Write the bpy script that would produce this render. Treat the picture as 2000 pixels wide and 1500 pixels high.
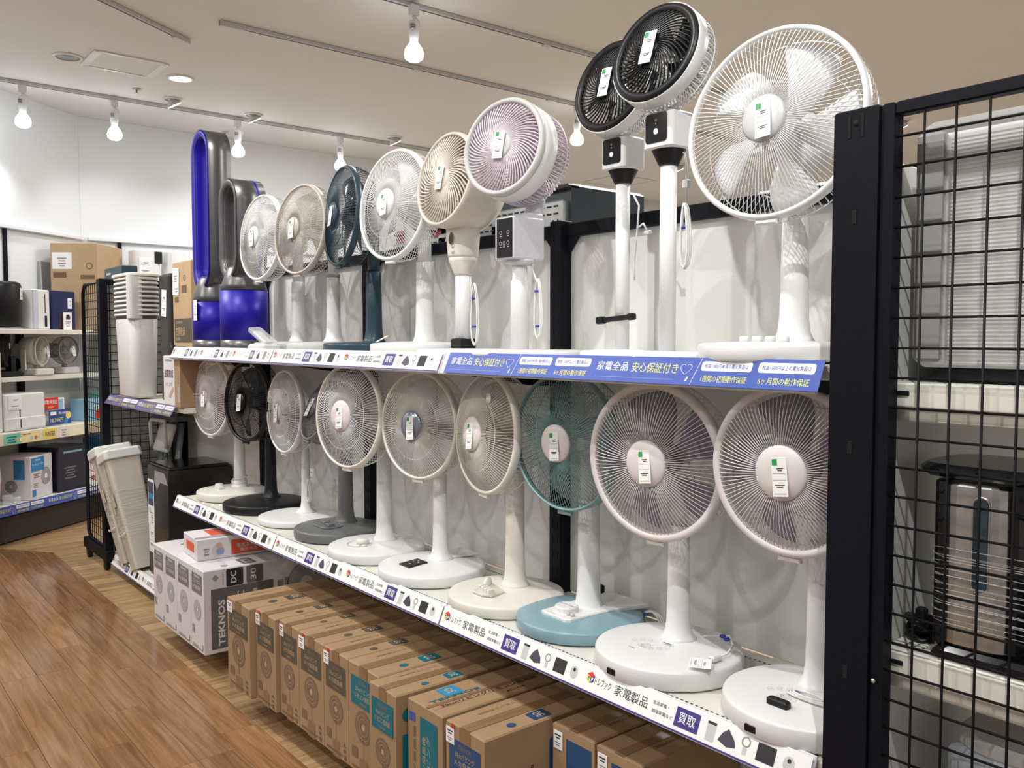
import bpy, bmesh, math, random
from mathutils import Matrix, Vector
random.seed(4)
R = math.radians; PI = math.pi
sc = bpy.context.scene
COL = sc.collection
for o in list(bpy.data.objects): bpy.data.objects.remove(o)

# ------------------------------------------------------------------ camera
FPX = 1700.0; YAW = R(39.25); PITCH = math.atan(88/1700.0); EYE = 1.45
fw = Vector((math.sin(YAW)*math.cos(PITCH), math.cos(YAW)*math.cos(PITCH), -math.sin(PITCH)))
rt = Vector((math.cos(YAW), -math.sin(YAW), 0)); up = rt.cross(fw)
cd = bpy.data.cameras.new('camera'); cam = bpy.data.objects.new('camera', cd); COL.objects.link(cam)
cd.sensor_width = 36; cd.lens = 36*FPX/2000; cd.clip_start = .02; cd.clip_end = 60
cam.matrix_world = Matrix(((rt.x, up.x, -fw.x, 0), (rt.y, up.y, -fw.y, 0), (rt.z, up.z, -fw.z, EYE), (0, 0, 0, 1)))
sc.camera = cam
def at(x, y, ax, v):
    """point of the real plane (axis ax = v) that the photo shows at pixel x, y"""
    d = fw + rt*((x-1000)/FPX) - up*((y-750)/FPX)
    c = Vector((0, 0, EYE)); t = (v-c[ax])/d[ax]
    return c + d*t
def yat(x, X): return at(x, 662, 0, X).y

# ------------------------------------------------------------------ light
CEIL = 3.3
sc.view_settings.view_transform = 'Standard'; sc.view_settings.look = 'None'
sc.view_settings.gamma = 1; sc.view_settings.use_curve_mapping = False
sc.view_settings.exposure = 0.0
w = bpy.data.worlds.new('world'); sc.world = w; w.use_nodes = True
w.node_tree.nodes['Background'].inputs[0].default_value = (1, .985, .96, 1)
w.node_tree.nodes['Background'].inputs[1].default_value = .36
def lamp(kind, loc, aim=None, power=100, col=(1, 1, 1), size=.05, spot=60, blend=.5, name='lamp'):
    l = bpy.data.lights.new(name, kind); l.energy = power; l.color = col
    if kind == 'SPOT': l.spot_size = R(spot); l.spot_blend = blend; l.shadow_soft_size = size
    elif kind == 'AREA': l.shape = 'DISK'; l.size = size
    else: l.shadow_soft_size = size
    o = bpy.data.objects.new(name, l); COL.objects.link(o); o.location = loc
    if aim is not None: o.rotation_euler = (Vector(aim)-Vector(loc)).to_track_quat('-Z', 'Y').to_euler()
    return o
# shop spotlights on the tracks over the aisle (out of the frame, above and behind the camera)
for x, y, p in ((.60, 1.67, 86), (.60, 3.45, 84), (.60, 5.2, 50), (.45, .1, 120)):
    lamp('SPOT', (x, y, 3.1), (1.75, y+.05, 1.2), p, (1, .985, .965), .018, 125, .7, 'aisle_spotlight')
for y in (1.2, 2.9, 4.6):
    lamp('SPOT', (-.9, y, 3.1), (1.3, y-.1, .3), 62, (1, .97, .93), .03, 75, .6, 'aisle_spotlight')
# store downlights over the far side, behind the shelves and behind the camera
for x, y, p, c in ((3.4, 2.2, 56, (1, .965, .91)), (5.6, 4.4, 68, (1, .965, .91)), (5.4, 1.4, 68, (1, .965, .91)), (8.5, 3, 74, (1, .965, .91)), (8.5, 6, 50, (1, .965, .91)), (-2.6, 4.4, 37, (1, .95, .88)), (-2.2, 1.0, 31, (1, .95, .88)), (.3, 5.6, 37, (1, .95, .88)), (3.4, 6.2, 37, (1, .97, .95))):
    lamp('AREA', (x, y, CEIL-.06), (x, y, 0), p, c, .5, name='ceiling_downlight_lamp')

# ------------------------------------------------------------------ materials
MATS = {}
def mat(name, col, rough=.5, metal=0, alpha=1, var=.04, scale=40, emit=None, estr=1, bump=0, spec=None, coat=0):
    if name in MATS: return MATS[name]
    m = bpy.data.materials.new(name); m.use_nodes = True; nt = m.node_tree; b = nt.nodes['Principled BSDF']
    b.inputs['Roughness'].default_value = rough; b.inputs['Metallic'].default_value = metal; b.inputs['Alpha'].default_value = alpha
    if spec is not None: b.inputs['Specular IOR Level'].default_value = spec
    if coat: b.inputs['Coat Weight'].default_value = coat
    if emit:
        b.inputs['Base Color'].default_value = (*col, 1)
        b.inputs['Emission Color'].default_value = (*emit, 1); b.inputs['Emission Strength'].default_value = estr
    else:
        tc = nt.nodes.new('ShaderNodeTexCoord'); n = nt.nodes.new('ShaderNodeTexNoise'); n.inputs['Scale'].default_value = scale; n.inputs['Detail'].default_value = 3
        r = nt.nodes.new('ShaderNodeValToRGB'); nt.links.new(tc.outputs['Object'], n.inputs['Vector']); nt.links.new(n.outputs['Fac'], r.inputs['Fac'])
        r.color_ramp.elements[0].position = .3; r.color_ramp.elements[1].position = .7
        r.color_ramp.elements[0].color = (*[max(0, c*(1-var)) for c in col], 1); r.color_ramp.elements[1].color = (*[min(1, c*(1+var)) for c in col], 1)
        nt.links.new(r.outputs[0], b.inputs['Base Color'])
        if bump:
            bp = nt.nodes.new('ShaderNodeBump'); bp.inputs['Strength'].default_value = bump; bp.inputs['Distance'].default_value = .003
            nt.links.new(n.outputs['Fac'], bp.inputs['Height']); nt.links.new(bp.outputs[0], b.inputs['Normal'])
    MATS[name] = m; return m
def wood(name, c1, c2, c3, rough, along):
    m = bpy.data.materials.new(name); m.use_nodes = True; nt = m.node_tree; b = nt.nodes['Principled BSDF']; L = nt.links.new
    tc = nt.nodes.new('ShaderNodeTexCoord'); oi = nt.nodes.new('ShaderNodeObjectInfo'); mp = nt.nodes.new('ShaderNodeMapping')
    mp.inputs['Scale'].default_value = (2.6, 48, 48) if along == 'x' else (48, 2.6, 48)
    ad = nt.nodes.new('ShaderNodeVectorMath'); ad.operation = 'ADD'; mu = nt.nodes.new('ShaderNodeMath'); mu.operation = 'MULTIPLY'; mu.inputs[1].default_value = 60
    L(oi.outputs['Random'], mu.inputs[0]); L(tc.outputs['Object'], mp.inputs['Vector']); L(mp.outputs[0], ad.inputs[0]); L(mu.outputs[0], ad.inputs[1])
    n = nt.nodes.new('ShaderNodeTexNoise'); n.inputs['Scale'].default_value = 1; n.inputs['Detail'].default_value = 6; n.inputs['Distortion'].default_value = .8; L(ad.outputs[0], n.inputs['Vector'])
    r = nt.nodes.new('ShaderNodeValToRGB'); L(n.outputs['Fac'], r.inputs['Fac']); e = r.color_ramp.elements
    e[0].position = .3; e[0].color = (*c1, 1); e[1].position = .72; e[1].color = (*c3, 1); k = e.new(.5); k.color = (*c2, 1)
    hs = nt.nodes.new('ShaderNodeHueSaturation'); mr = nt.nodes.new('ShaderNodeMapRange'); mr.inputs[3].default_value = .82; mr.inputs[4].default_value = 1.15
    L(oi.outputs['Random'], mr.inputs[0]); L(mr.outputs[0], hs.inputs['Value']); L(r.outputs[0], hs.inputs['Color']); L(hs.outputs[0], b.inputs['Base Color'])
    b.inputs['Roughness'].default_value = rough; return m

WHITE = mat('white_plastic', (.76, .765, .765), .35, var=.015)
OFFW = mat('off_white_plastic', (.74, .72, .66), .4, var=.02)
PINKW = mat('pinkish_white_plastic', (.74, .69, .68), .4, var=.02)
GREIGE = mat('greige_plastic', (.50, .47, .42), .35, var=.02)
BEIGE = mat('beige_plastic', (.66, .60, .53), .4, var=.02)
LILAC = mat('lilac_plastic', (.66, .585, .65), .35, var=.02)
LGREY = mat('light_grey_plastic', (.55, .55, .55), .4, var=.02)
GREY = mat('grey_plastic', (.14, .145, .15), .4, var=.04)
MGREY = mat('mid_grey_plastic', (.3, .3, .3), .45, var=.03)
BLACK = mat('black_plastic', (.009, .009, .010), .4, var=.2, spec=.3)
GLOSSB = mat('glossy_black', (.008, .008, .01), .1, var=.1)
NAVY = mat('navy_plastic', (.022, .055, .08), .35, var=.05, spec=.35)
TEAL = mat('teal_plastic', (.225, .36, .42), .3, var=.02)
TEALW = mat('teal_wire', (.19, .33, .34), .35, var=.02)
BLUEM = mat('royal_blue_metal', (.006, .0, .33), .42, .15, var=.03)
IRON = mat('iron_grey_metal', (.13, .13, .135), .35, .7, var=.05)
STEEL = mat('brushed_steel', (.72, .70, .67), .28, 1, var=.05)
GALV = mat('galvanised_steel', (.52, .54, .53), .3, .85, var=.08)
FRAMEB = mat('black_powder_coated_steel', (.006, .0065, .011), .5, var=.15, scale=200, spec=.12)
WIREB = mat('black_wire', (.008, .0075, .009), .55, spec=.15)
SHELFM = mat('cream_shelf_steel', (.72, .71, .64), .4, var=.02)
PANELM = mat('grey_white_back_panel', (.68, .68, .66), .55, var=.02, scale=6)
RAILM = mat('clear_label_holder', (.72, .73, .76), .2)
PAPER = mat('white_paper', (.86, .86, .86), .6, var=.01)
INK = mat('black_ink', (.02, .02, .022), .6)
GINK = mat('grey_ink', (.25, .25, .26), .6)
GREENP = mat('green_print', (.02, .30, .08), .5)
PURPLE = mat('purple_print', (.05, .035, .22), .45)
PURPLEP = mat('faded_purple_print', (.12, .10, .22), .45)
BLUEP = mat('blue_print', (.05, .10, .42), .4)
YELP = mat('yellow_print', (.72, .74, .20), .5)
REDP = mat('red_print', (.62, .03, .02), .5)
ORANGEP = mat('orange_print', (.72, .10, .035), .5)
CYANP = mat('cyan_print', (.03, .26, .50), .5)
TEALP = mat('teal_print', (.0, .15, .20), .5)
BOXBLUE = mat('box_blue_print', (.02, .07, .18), .5)
OLIVE = mat('dark_olive_print', (.085, .075, .055), .6, var=.06)
BOXGREY = mat('box_grey_print', (.12, .12, .12), .6)
BROWNP = mat('brown_ink', (.16, .095, .05), .6)
CARD = mat('brown_cardboard', (.345, .222, .122), .75, var=.06, scale=12, bump=.05)
CARD2 = mat('pale_cardboard', (.47, .33, .19), .75, var=.05, scale=9)
TAPE = mat('packing_tape', (.25, .15, .075), .3, var=.05)
WBOX = mat('white_carton', (.70, .67, .70), .5, var=.02, scale=10)
CLEAR = mat('clear_plastic_film', (.85, .87, .9), .12, alpha=.3)
BLADEW = mat('translucent_white_blade', (.84, .85, .86), .2, alpha=.72)
BLADEG = mat('translucent_grey_blade', (.3, .28, .27), .2, alpha=.38)
BLADEP = mat('translucent_purple_blade', (.16, .14, .24), .15, alpha=.5)
BLADEB = mat('translucent_smoke_blade', (.03, .035, .05), .12, alpha=.75)
BLADEBE = mat('translucent_beige_blade', (.55, .47, .42), .2, alpha=.42)
BLADEPK = mat('lilac_blade', (.62, .50, .60), .3)
SILVERB = mat('blue_silver_badge', (.33, .38, .48), .2, .8)
CORDW = mat('white_cord', (.74, .74, .72), .5)
TIE = mat('blue_tie', (.03, .04, .35), .5)
TRANSL = mat('milky_plastic', (.80, .79, .74), .35, alpha=.9, var=.03)
CEILM = mat('ceiling_paint', (.74, .72, .69), .8, var=.01, scale=3)
WALLM = mat('wall_paint', (.78, .80, .82), .75, var=.015, scale=2)
WPANEL = mat('white_wall_board', (.80, .81, .84), .5, var=.01)
BULB = mat('lit_bulb', (1, 1, 1), emit=(.86, .93, 1), estr=14)
DIFF = mat('lit_downlight', (1, 1, 1), emit=(1, .96, .9), estr=8)
MINT = mat('mint_print', (.22, .62, .48), .5)
YELL = mat('warm_yellow_print', (.80, .62, .15), .5)
DBLUE = mat('navy_carton', (.012, .02, .09), .25)
W_AISLE = wood('aisle_wood', (.185, .088, .038), (.275, .142, .065), (.35, .20, .10), .13, 'y')
W_LIGHT = wood('light_wood', (.22, .13, .06), (.37, .235, .115), (.47, .32, .175), .4, 'x')

# ------------------------------------------------------------------ mesh builder
TXT = {}
def text_geo(s, bold=.0):
    if any(ord(c) > 0x3000 for c in s): bold = min(bold, .003)
    k = (s, bold)
    if k not in TXT:
        c = bpy.data.curves.new('t', 'FONT'); c.body = s; c.size = 1; c.resolution_u = 2; c.offset = bold
        o = bpy.data.objects.new('t', c); COL.objects.link(o)
        dg = bpy.context.evaluated_depsgraph_get(); dg.update()
        me = bpy.data.meshes.new_from_object(o.evaluated_get(dg))
        vs = [v.co.copy() for v in me.vertices]; fs = [tuple(p.vertices) for p in me.polygons]
        bpy.data.objects.remove(o); bpy.data.curves.remove(c); bpy.data.meshes.remove(me)
        x0, x1 = min(v.x for v in vs), max(v.x for v in vs); y0, y1 = min(v.y for v in vs), max(v.y for v in vs)
        TXT[k] = ([((v.x-x0)/(x1-x0), (v.y-y0)/(y1-y0)) for v in vs], fs, (x1-x0)/(y1-y0))
    return TXT[k]
ZX = Matrix(((0, 0, 1, 0), (1, 0, 0, 0), (0, 1, 0, 0), (0, 0, 0, 1)))      # local z -> X, x -> Y, y -> Z
def frame(o, u, v):
    u = Vector(u).normalized(); v = Vector(v).normalized(); n = u.cross(v)
    return Matrix(((u.x, v.x, n.x, o[0]), (u.y, v.y, n.y, o[1]), (u.z, v.z, n.z, o[2]), (0, 0, 0, 1)))
def T(x, y, z): return Matrix.Translation((x, y, z))
def rot(a, ax): return Matrix.Rotation(a, 4, ax)
class MB:
    def __init__(s, M=None): s.v = []; s.f = []; s.m = []; s.sm = []; s.M = M or Matrix(); s.mats = []
    def add(s, vs, fs, mt=None, smooth=False, M=None):
        MM = s.M @ M if M is not None else s.M; b = len(s.v)
        s.v += [tuple(MM @ Vector(v)) for v in vs]
        if mt is not None and mt not in s.mats: s.mats.append(mt)
        i = s.mats.index(mt) if mt is not None else 0
        for f in fs: s.f.append(tuple(b+k for k in f)); s.m.append(i); s.sm.append(smooth)
        return s
    def prism(s, pts, z0, z1, ch=0, mt=None, M=None, smooth=False):
        """outline pts (ccw) extruded z0..z1 with chamfered rims"""
        n = len(pts); cx = sum(p[0] for p in pts)/n; cy = sum(p[1] for p in pts)/n
        ext = max(max(abs(p[0]-cx), abs(p[1]-cy)) for p in pts)
        def ring(z, inset):
            k = []
            for (x, y) in pts:
                dx, dy = x-cx, y-cy
                k.append((cx+dx-math.copysign(min(inset, abs(dx)), dx) if abs(dx) > 1e-9 else x, cy+dy-math.copysign(min(inset, abs(dy)), dy) if abs(dy) > 1e-9 else y, z))
            return k
        rings = [ring(z0, ch), ring(z0+ch, 0), ring(z1-ch, 0), ring(z1, ch)] if ch else [ring(z0, 0), ring(z1, 0)]
        vs = [v for r in rings for v in r]; fs = []
        for k in range(len(rings)-1):
            for i in range(n):
                j = (i+1) % n; fs.append((k*n+i, k*n+j, (k+1)*n+j, (k+1)*n+i))
        fs.append(tuple(range(n-1, -1, -1))); fs.append(tuple(range((len(rings)-1)*n, len(rings)*n)))
        return s.add(vs, fs, mt, smooth, M)
    def box(s, c, d, ch=.003, mt=None, M=None):
        x, y, z = c; a, b, h = d[0]/2, d[1]/2, d[2]/2; ch = min(ch, a*.8, b*.8, h*.8)
        return s.prism([(x-a, y-b), (x+a, y-b), (x+a, y+b), (x-a, y+b)], z-h, z+h, ch, mt, M)
    def rbox(s, c, d, r, ch=.004, mt=None, M=None, k=4):
        return s.prism([(c[0]+p[0], c[1]+p[1]) for p in rrect(d[0], d[1], r, k)], c[2]-d[2]/2, c[2]+d[2]/2, ch, mt, M)
    def lathe(s, prof, n=24, mt=None, M=None, a0=0, a1=2*PI, smooth=True):
        full = abs(a1-a0-2*PI) < 1e-6; m = n if full else n+1; vs = []; fs = []
        for (r, z) in prof:
            for i in range(m):
                a = a0+(a1-a0)*i/n; vs.append((r*math.cos(a), r*math.sin(a), z))
        for k in range(len(prof)-1):
            for i in range(n):
                j = (i+1) % m; fs.append((k*m+i, k*m+j, (k+1)*m+j, (k+1)*m+i))
        if full:
            if prof[0][0] > 1e-6: fs.append(tuple(range(m-1, -1, -1)))
            if prof[-1][0] > 1e-6: fs.append(tuple(range((len(prof)-1)*m, len(prof)*m)))
        return s.add(vs, fs, mt, smooth, M)
    def ring(s, prof, n=32, mt=None, M=None):
        """closed profile swept round z (no caps)"""
        vs = []; fs = []; p = len(prof)
        for (r, z) in prof:
            for i in range(n): a = 2*PI*i/n; vs.append((r*math.cos(a), r*math.sin(a), z))
        for k in range(p):
            q = (k+1) % p
            for i in range(n): j = (i+1) % n; fs.append((k*n+i, k*n+j, q*n+j, q*n+i))
        return s.add(vs, fs, mt, True, M)
    def tube(s, pts, r, n=5, mt=None, M=None, closed=False, flat=1.0):
        P = [Vector(p) for p in pts]; L = len(P); vs = []; fs = []; ref = None
        for i in range(L):
            t = (P[(i+1) % L]-P[i-1]) if closed else (P[min(i+1, L-1)]-P[max(i-1, 0)])
            t.normalize()
            if ref is None: ref = Vector((0, 0, 1)) if abs(t.z) < .9 else Vector((1, 0, 0))
            a = t.cross(ref).normalized(); b = a.cross(t).normalized(); ref = b
            for k in range(n):
                q = 2*PI*k/n; vs.append(P[i]+a*(r*math.cos(q))+b*(r*flat*math.sin(q)))
        for i in range(L if closed else L-1):
            for k in range(n):
                j = (k+1) % n; ii = (i+1) % L; fs.append((i*n+k, i*n+j, ii*n+j, ii*n+k))
        if not closed: fs.append(tuple(range(n-1, -1, -1))); fs.append(tuple(range((L-1)*n, L*n)))
        return s.add(vs, fs, mt, True, M)
    def quad(s, x0, x1, y0, y1, z=0, mt=None, M=None, th=.0004, skew=0):
        h = y1-y0
        return s.add([(x0, y0, z), (x1, y0, z), (x1+skew*h, y1, z), (x0+skew*h, y1, z)], [(0, 1, 2, 3)], mt, False, M)
    def poly(s, pts, z=0, mt=None, M=None): return s.add([(x, y, z) for x, y in pts], [tuple(range(len(pts)))], mt, False, M)
    def disc(s, r0, r1, c=(0, 0), z=0, n=28, mt=None, M=None, sy=1):
        vs = []; fs = []
        for i in range(n):
            a = 2*PI*i/n
            for r in (r0, r1): vs.append((c[0]+r*math.cos(a), c[1]+r*sy*math.sin(a), z))
        if r0 < 1e-6:
            return s.add([(c[0]+r1*math.cos(2*PI*i/n), c[1]+r1*sy*math.sin(2*PI*i/n), z) for i in range(n)], [tuple(range(n))], mt, False, M)
        for i in range(n): j = (i+1) % n; fs.append((2*i, 2*i+1, 2*j+1, 2*j))
        return s.add(vs, fs, mt, False, M)
    def text(s, st, x, y, w, h, z=.0003, mt=None, M=None, bold=.012, rotq=0):
        """text fitted to the box centred at x, y"""
        vs, fs, asp = text_geo(st, bold)
        if rotq == 0: P = [(x-w/2+a*w, y-h/2+b*h, z) for a, b in vs]
        elif rotq == 1: P = [(x+w/2-b*w, y-h/2+a*h, z) for a, b in vs]
        elif rotq == 2: P = [(x+w/2-a*w, y+h/2-b*h, z) for a, b in vs]
        else: P = [(x-w/2+b*w, y+h/2-a*h, z) for a, b in vs]
        return s.add(P, fs, mt, False, M)
    def mesh(s, name, mt=None):
        me = bpy.data.meshes.new(name); me.from_pydata(s.v, [], s.f)
        ms = s.mats or [mt]
        for m in ms: me.materials.append(m)
        me.polygons.foreach_set('material_index', s.m); me.polygons.foreach_set('use_smooth', s.sm); me.update(); return me
def rrect(w, d, r, k=4):
    P = []
    for cx, cy, a in ((w/2-r, d/2-r, 0), (-w/2+r, d/2-r, PI/2), (-w/2+r, -d/2+r, PI), (w/2-r, -d/2+r, 1.5*PI)):
        for i in range(k+1): q = a+PI/2*i/k; P.append((cx+r*math.cos(q), cy+r*math.sin(q)))
    return P
def link(name, data, parent=None):
    o = bpy.data.objects.new(name, data); COL.objects.link(o)
    if parent: o.parent = parent
    return o
def obj(name, mb, mt=None, parent=None, label=None):
    o = link(name, mb.mesh(name, mt), parent)
    if label: o['label'] = label
    return o
def tag(o, label, cat, group=None):
    o['label'] = label; o['category'] = cat
    if group: o['group'] = group
    return o
def thing(name, label, cat, loc=(0, 0, 0), rz=0, group=None):
    o = link(name, None); o.location = loc; o.rotation_euler = (0, 0, rz); o.empty_display_size = .05
    return tag(o, label, cat, group)
def struct(name, mb, mt): o = obj(name, mb, mt); o['kind'] = 'structure'; return o
def dup(root, loc=None, rz=None, label=None, group=None):
    r = root.copy(); COL.objects.link(r)
    if loc is not None: r.location = loc
    if rz is not None: r.rotation_euler = (0, 0, rz)
    if label: r['label'] = label
    if group: r['group'] = group
    for ch in root.children:
        c = ch.copy(); COL.objects.link(c); c.parent = r
        for g in ch.children: d = g.copy(); COL.objects.link(d); d.parent = c
    return r
def wave_cord(p0, p1, sag=.02, n=8):
    a, b = Vector(p0), Vector(p1); return [a.lerp(b, i/n)+Vector((.01*math.sin(i*1.9), .008*math.cos(i*2.3), -sag*math.sin(PI*i/n))) for i in range(n+1)]
AISLE = ((0, -1, 0), (0, 0, 1))       # u, v of surfaces that face the aisle (-X)
NEARF = ((1, 0, 0), (0, 0, 1))        # surfaces that face -Y

# ================================================================== ROOM
m = MB().box((4, 4, -.06), (19, 14, .1), .002); floor = struct('floor', m, mat('pale_wood_subfloor', (.33, .26, .19), .5))
m = MB().box((4, 3.2, CEIL+.05), (19, 11.2, .1), .002); ceiling = struct('ceiling', m, CEILM)
YF = 7.97; XC = 1.85
m = MB().box((XC+6, YF+.06, CEIL/2), (12, .12, CEIL), .002); struct('wall_far', m, WALLM)
u45 = Vector((.79, .61, 0)).normalized(); n45 = Vector((u45.y, -u45.x, 0))
WLc = Vector((XC, YF, 0))
m = MB(frame(WLc-u45*2.6+n45*-.06, u45, (0, 0, 1))); m.box((0, CEIL/2, 0), (5.2, CEIL, .12), .002); struct('wall_left', m, WALLM)
m = MB().box((13.1, 3.2, CEIL/2), (.12, 11, CEIL), .002); struct('wall_right', m, WALLM)
# aisle floor: glossy planks running along the shelves, ending in a clipped corner
def plank(parent, pts, mt):
    cx = sum(p[0] for p in pts)/len(pts); cy = sum(p[1] for p in pts)/len(pts)
    o = obj('plank', MB().prism([(x-cx, y-cy) for x, y in pts], -.01, 0, .0012), mt, parent); o.location = (cx, cy, 0); return o
aisle = link('floor_aisle', None); aisle['kind'] = 'structure'
XB = 1.285
def yend(x): return 6.5+(XB-x)*1.36
PW = .135; k = 0; x1 = XB
while x1 > -1.6:
    x0 = x1-PW; y = .75-random.random()*.8
    y = max(y, .7) if x0 > 0 else max(y+.9, 1.3)
    while True:
        L = random.choice((.6, .75, .9, .9, 1.05)); y2 = y+L; e0, e1 = yend(x0+.0006), yend(x1-.0006)
        last = y2 > e1-.25
        pts = [(x0+.0006, y+.0006), (x1-.0006, y+.0006), (x1-.0006, e1 if last else y2-.0006), (x0+.0006, e0 if last else y2-.0006)]
        plank(aisle, pts, W_AISLE)
        if last: break
        y = y2
    x1 = x0
# light floor: boards running across, under and behind the shelves
def xstart(y): return XB+.001 if y < 6.5 else XB-(y-6.5)/1.36+.001
y = 1.6; pw = .105; i = 0
while y < 8.0:
    y2 = y+pw; xa, xb = xstart(y+.0006), xstart(y2-.0006)
    xend = 1.75 if y < 5.6 else 2.6
    cut = xa+.25+.5*((i*.37) % 1)+(.3 if y > 5 else 0)
    if y > 6.4:
        xa = xb = max(-.6, xa) ; xa, xb = xstart(y+.0006), xstart(y2-.0006)
    plank(floor, [(xa, y+.0006), (cut-.0006, y+.0006), (cut-.0006, y2-.0006), (xb, y2-.0006)], W_LIGHT)
    plank(floor, [(cut+.0006, y+.0006), (xend, y+.0006), (xend, y2-.0006), (cut+.0006, y2-.0006)], W_LIGHT)
    y = y2; i += 1
# wall boards with black joint strips and a white top rail on the far and the slanting wall
m = MB(frame(WLc+n45*.02, u45, (0, 0, 1))); m.box((-2.3, 2.29, 0), (4.6, .03, .04), .004); t = struct('trim_1', m, WPANEL)
m = MB().box((XC+3.05, YF-.02, 2.29), (6, .04, .03), .004); struct('trim_2', m, WPANEL)
for k, q in enumerate((-.82, -2.0)):
    obj('joint_strip', MB(frame(WLc+n45*.012+u45*q, u45, (0, 0, 1))).box((0, 1.7, 0), (.03, 1.16, .02), .003), FRAMEB, t)
for q in (2.15, 3.6):
    obj('joint_strip', MB().box((q, YF-.015, 1.7), (.03, .02, 1.16), .003), FRAMEB, t)

# ---------------------------------------------------------------- ceiling fixtures
def track(name, p0, p1, label):
    a, b = Vector(p0), Vector(p1); L = (b-a).length
    t = thing('lighting_track', label, 'lighting track', a)
    M = frame((0, 0, 0), b-a, (0, 0, 1))
    obj('track_rail', MB(M).box((L/2, -.012, 0), (L, .024, .034), .003), LGREY, t)
    obj('track_slot', MB(M).box((L/2, -.0245, 0), (L-.3, .003, .008), .001), BLACK, t, 'dark slot')
    obj('end_feed', MB(M).box((.07, -.016, 0), (.14, .034, .038), .004), LGREY, t)
    for q in (1.35, 2.55): 
        if q < L: obj('joint_cover', MB(M).box((q, -.028, 0), (.05, .012, .036), .003), LGREY, t)
    return t
ZC = CEIL-.001
track('a', (.55, 7.15, ZC), (6.4, 7.15, ZC), 'long pale ceiling track along the far wall carrying four spotlights')
track('b', (1.95, 5.07, ZC), (7.5, 5.03, ZC), 'pale ceiling track that starts in mid ceiling behind the lilac fan')
track('c', (2.3, 4.15, ZC), (7.0, 4.08, ZC), 'pale ceiling track nearest above the upper fans with one spotlight')
track('d', (1.92, 5.51, ZC), (.3, 4.49, ZC), 'slanting ceiling track that ends short beside the ceiling frame')
def spotlight(loc, label, aim=None, pw=0):
    t = thing('track_spotlight', label, 'spotlight', (loc[0], loc[1], CEIL-.025), 0, 'bulb spotlights on the ceiling tracks')
    obj('adapter', MB().box((0, 0, -.03), (.05, .034, .058), .004), WHITE, t)
    obj('stem', MB().lathe([(.008, -.09), (.008, -.058)], 8), WHITE, t)
    obj('cord', MB().tube([(.0, 0, -.06), (.035, 0, -.08), (.04, 0, -.11), (.02, 0, -.13)], .004, 5), WHITE, t)
    s = obj('socket', MB().lathe([(.0, -.085), (.026, -.088), (.03, -.1), (.03, -.165), (.024, -.18), (.022, -.205)], 14), WHITE, t)
    obj('cooling_slot', MB().box((-.02, -.02, -.125), (.024, .024, .006), .001).box((-.02, -.02, -.137), (.024, .024, .006), .001).box((-.02, -.02, -.113), (.024, .024, .006), .001), MGREY, s)
    obj('bulb', MB().lathe([(.02, -.2), (.028, -.21), (.046, -.235), (.054, -.262), (.050, -.288), (.03, -.303), (0, -.306)], 18), BULB, t, 'glowing white reflector bulb')
    if pw:
        l = lamp('SPOT', (loc[0], loc[1], CEIL-.34), aim, pw, (.93, .97, 1), .04, 110, .8, 'spotlight_lamp')
    return t
for px, wl, aim in ((45, 'first spotlight of the far track, nearest the slanting wall', (1.0, 7.3, 1.7)), (224, 'second spotlight of the far track, over the cardboard box', (2.1, 7.9, 1.8)), (465, 'bright spotlight of the far track just above the tall blue tower fan', (3.0, 7.9, 1.8)), (665, 'spotlight of the far track just above the navy fan', (4.0, 7.9, 1.8))):
    p = at(px, 230+px*.13, 1, 7.15); spotlight(p, wl, aim, 20)
spotlight((2.66, 4.105, 0), 'big hanging spotlight of the nearest track in open ceiling', (1.9, 2.6, 1.6), 26)
spotlight((4.78, 5.045, 0), 'hanging spotlight beside the back of the lilac fan', (5.5, 6.5, 1), 18)
def downlight(x, y, label, r=.075, lit=True, gimbal=False):
    t = thing('downlight', label, 'ceiling light', (x, y, CEIL))
    obj('trim_ring', MB().ring([(r, -.001), (r+.016, -.001), (r+.014, -.008), (r, -.012)], 28), WHITE, t)
    if gimbal:
        M = rot(R(-30), 'Y')
        obj('reflector', MB().lathe([(0, .03), (.03, .028), (.055, -.02)], 18, M=T(0, 0, -.03) @ M), LGREY, t)
        obj('lamp_face', MB().lathe([(0, -.024), (.052, -.024), (.054, -.018)], 18, M=T(0, 0, -.03) @ M), DIFF, t, 'glowing lamp face')
    else:
        obj('diffuser', MB().lathe([(0, -.006), (r, -.006), (r, -.002)], 28), DIFF if lit else MGREY, t, 'glowing white disc' if lit else 'unlit grey disc')
    return t
downlight(2.15, 6.35, 'round recessed downlight glowing in the ceiling beside the ceiling frame')
downlight(1.42, 6.34, 'unlit round recessed downlight in the ceiling', lit=False)
downlight(2.29, 6.94, 'tilted recessed spotlight beside the far track, under the round downlight', .06, gimbal=True)
downlight(2.96, 7.0, 'tilted recessed spotlight behind the spotlight over the tall blue tower fan', .06, gimbal=True)
downlight(4.29, 6.96, 'tilted recessed spotlight seen between the white fan and the beige fan', .06, gimbal=True)
downlight(7.3, 6.14, 'far recessed lamp shining beside the pole of the black and white fan', .06, gimbal=True)
downlight(4.75, 3.84, 'recessed lamp shining through the back of the topmost black fan', .06, gimbal=True)
downlight(7.29, 3.71, 'recessed lamp shining just above the mesh panel post', .06, gimbal=True)
t = thing('ceiling_panel_frame', 'white rectangular ceiling panel frame beside the far track', 'ceiling panel', (1.755, 6.27, CEIL))
W_, D_ = .42, .37
obj('panel', MB().box((0, 0, -.003), (W_-.02, D_-.02, .004), .001), CEILM, t)
for a, b, c, d in ((0, D_/2, W_, .022), (0, -D_/2, W_, .022)): obj('frame_edge', MB().box((a, b, -.005), (c, d, .01), .002), WHITE, t)
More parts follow.
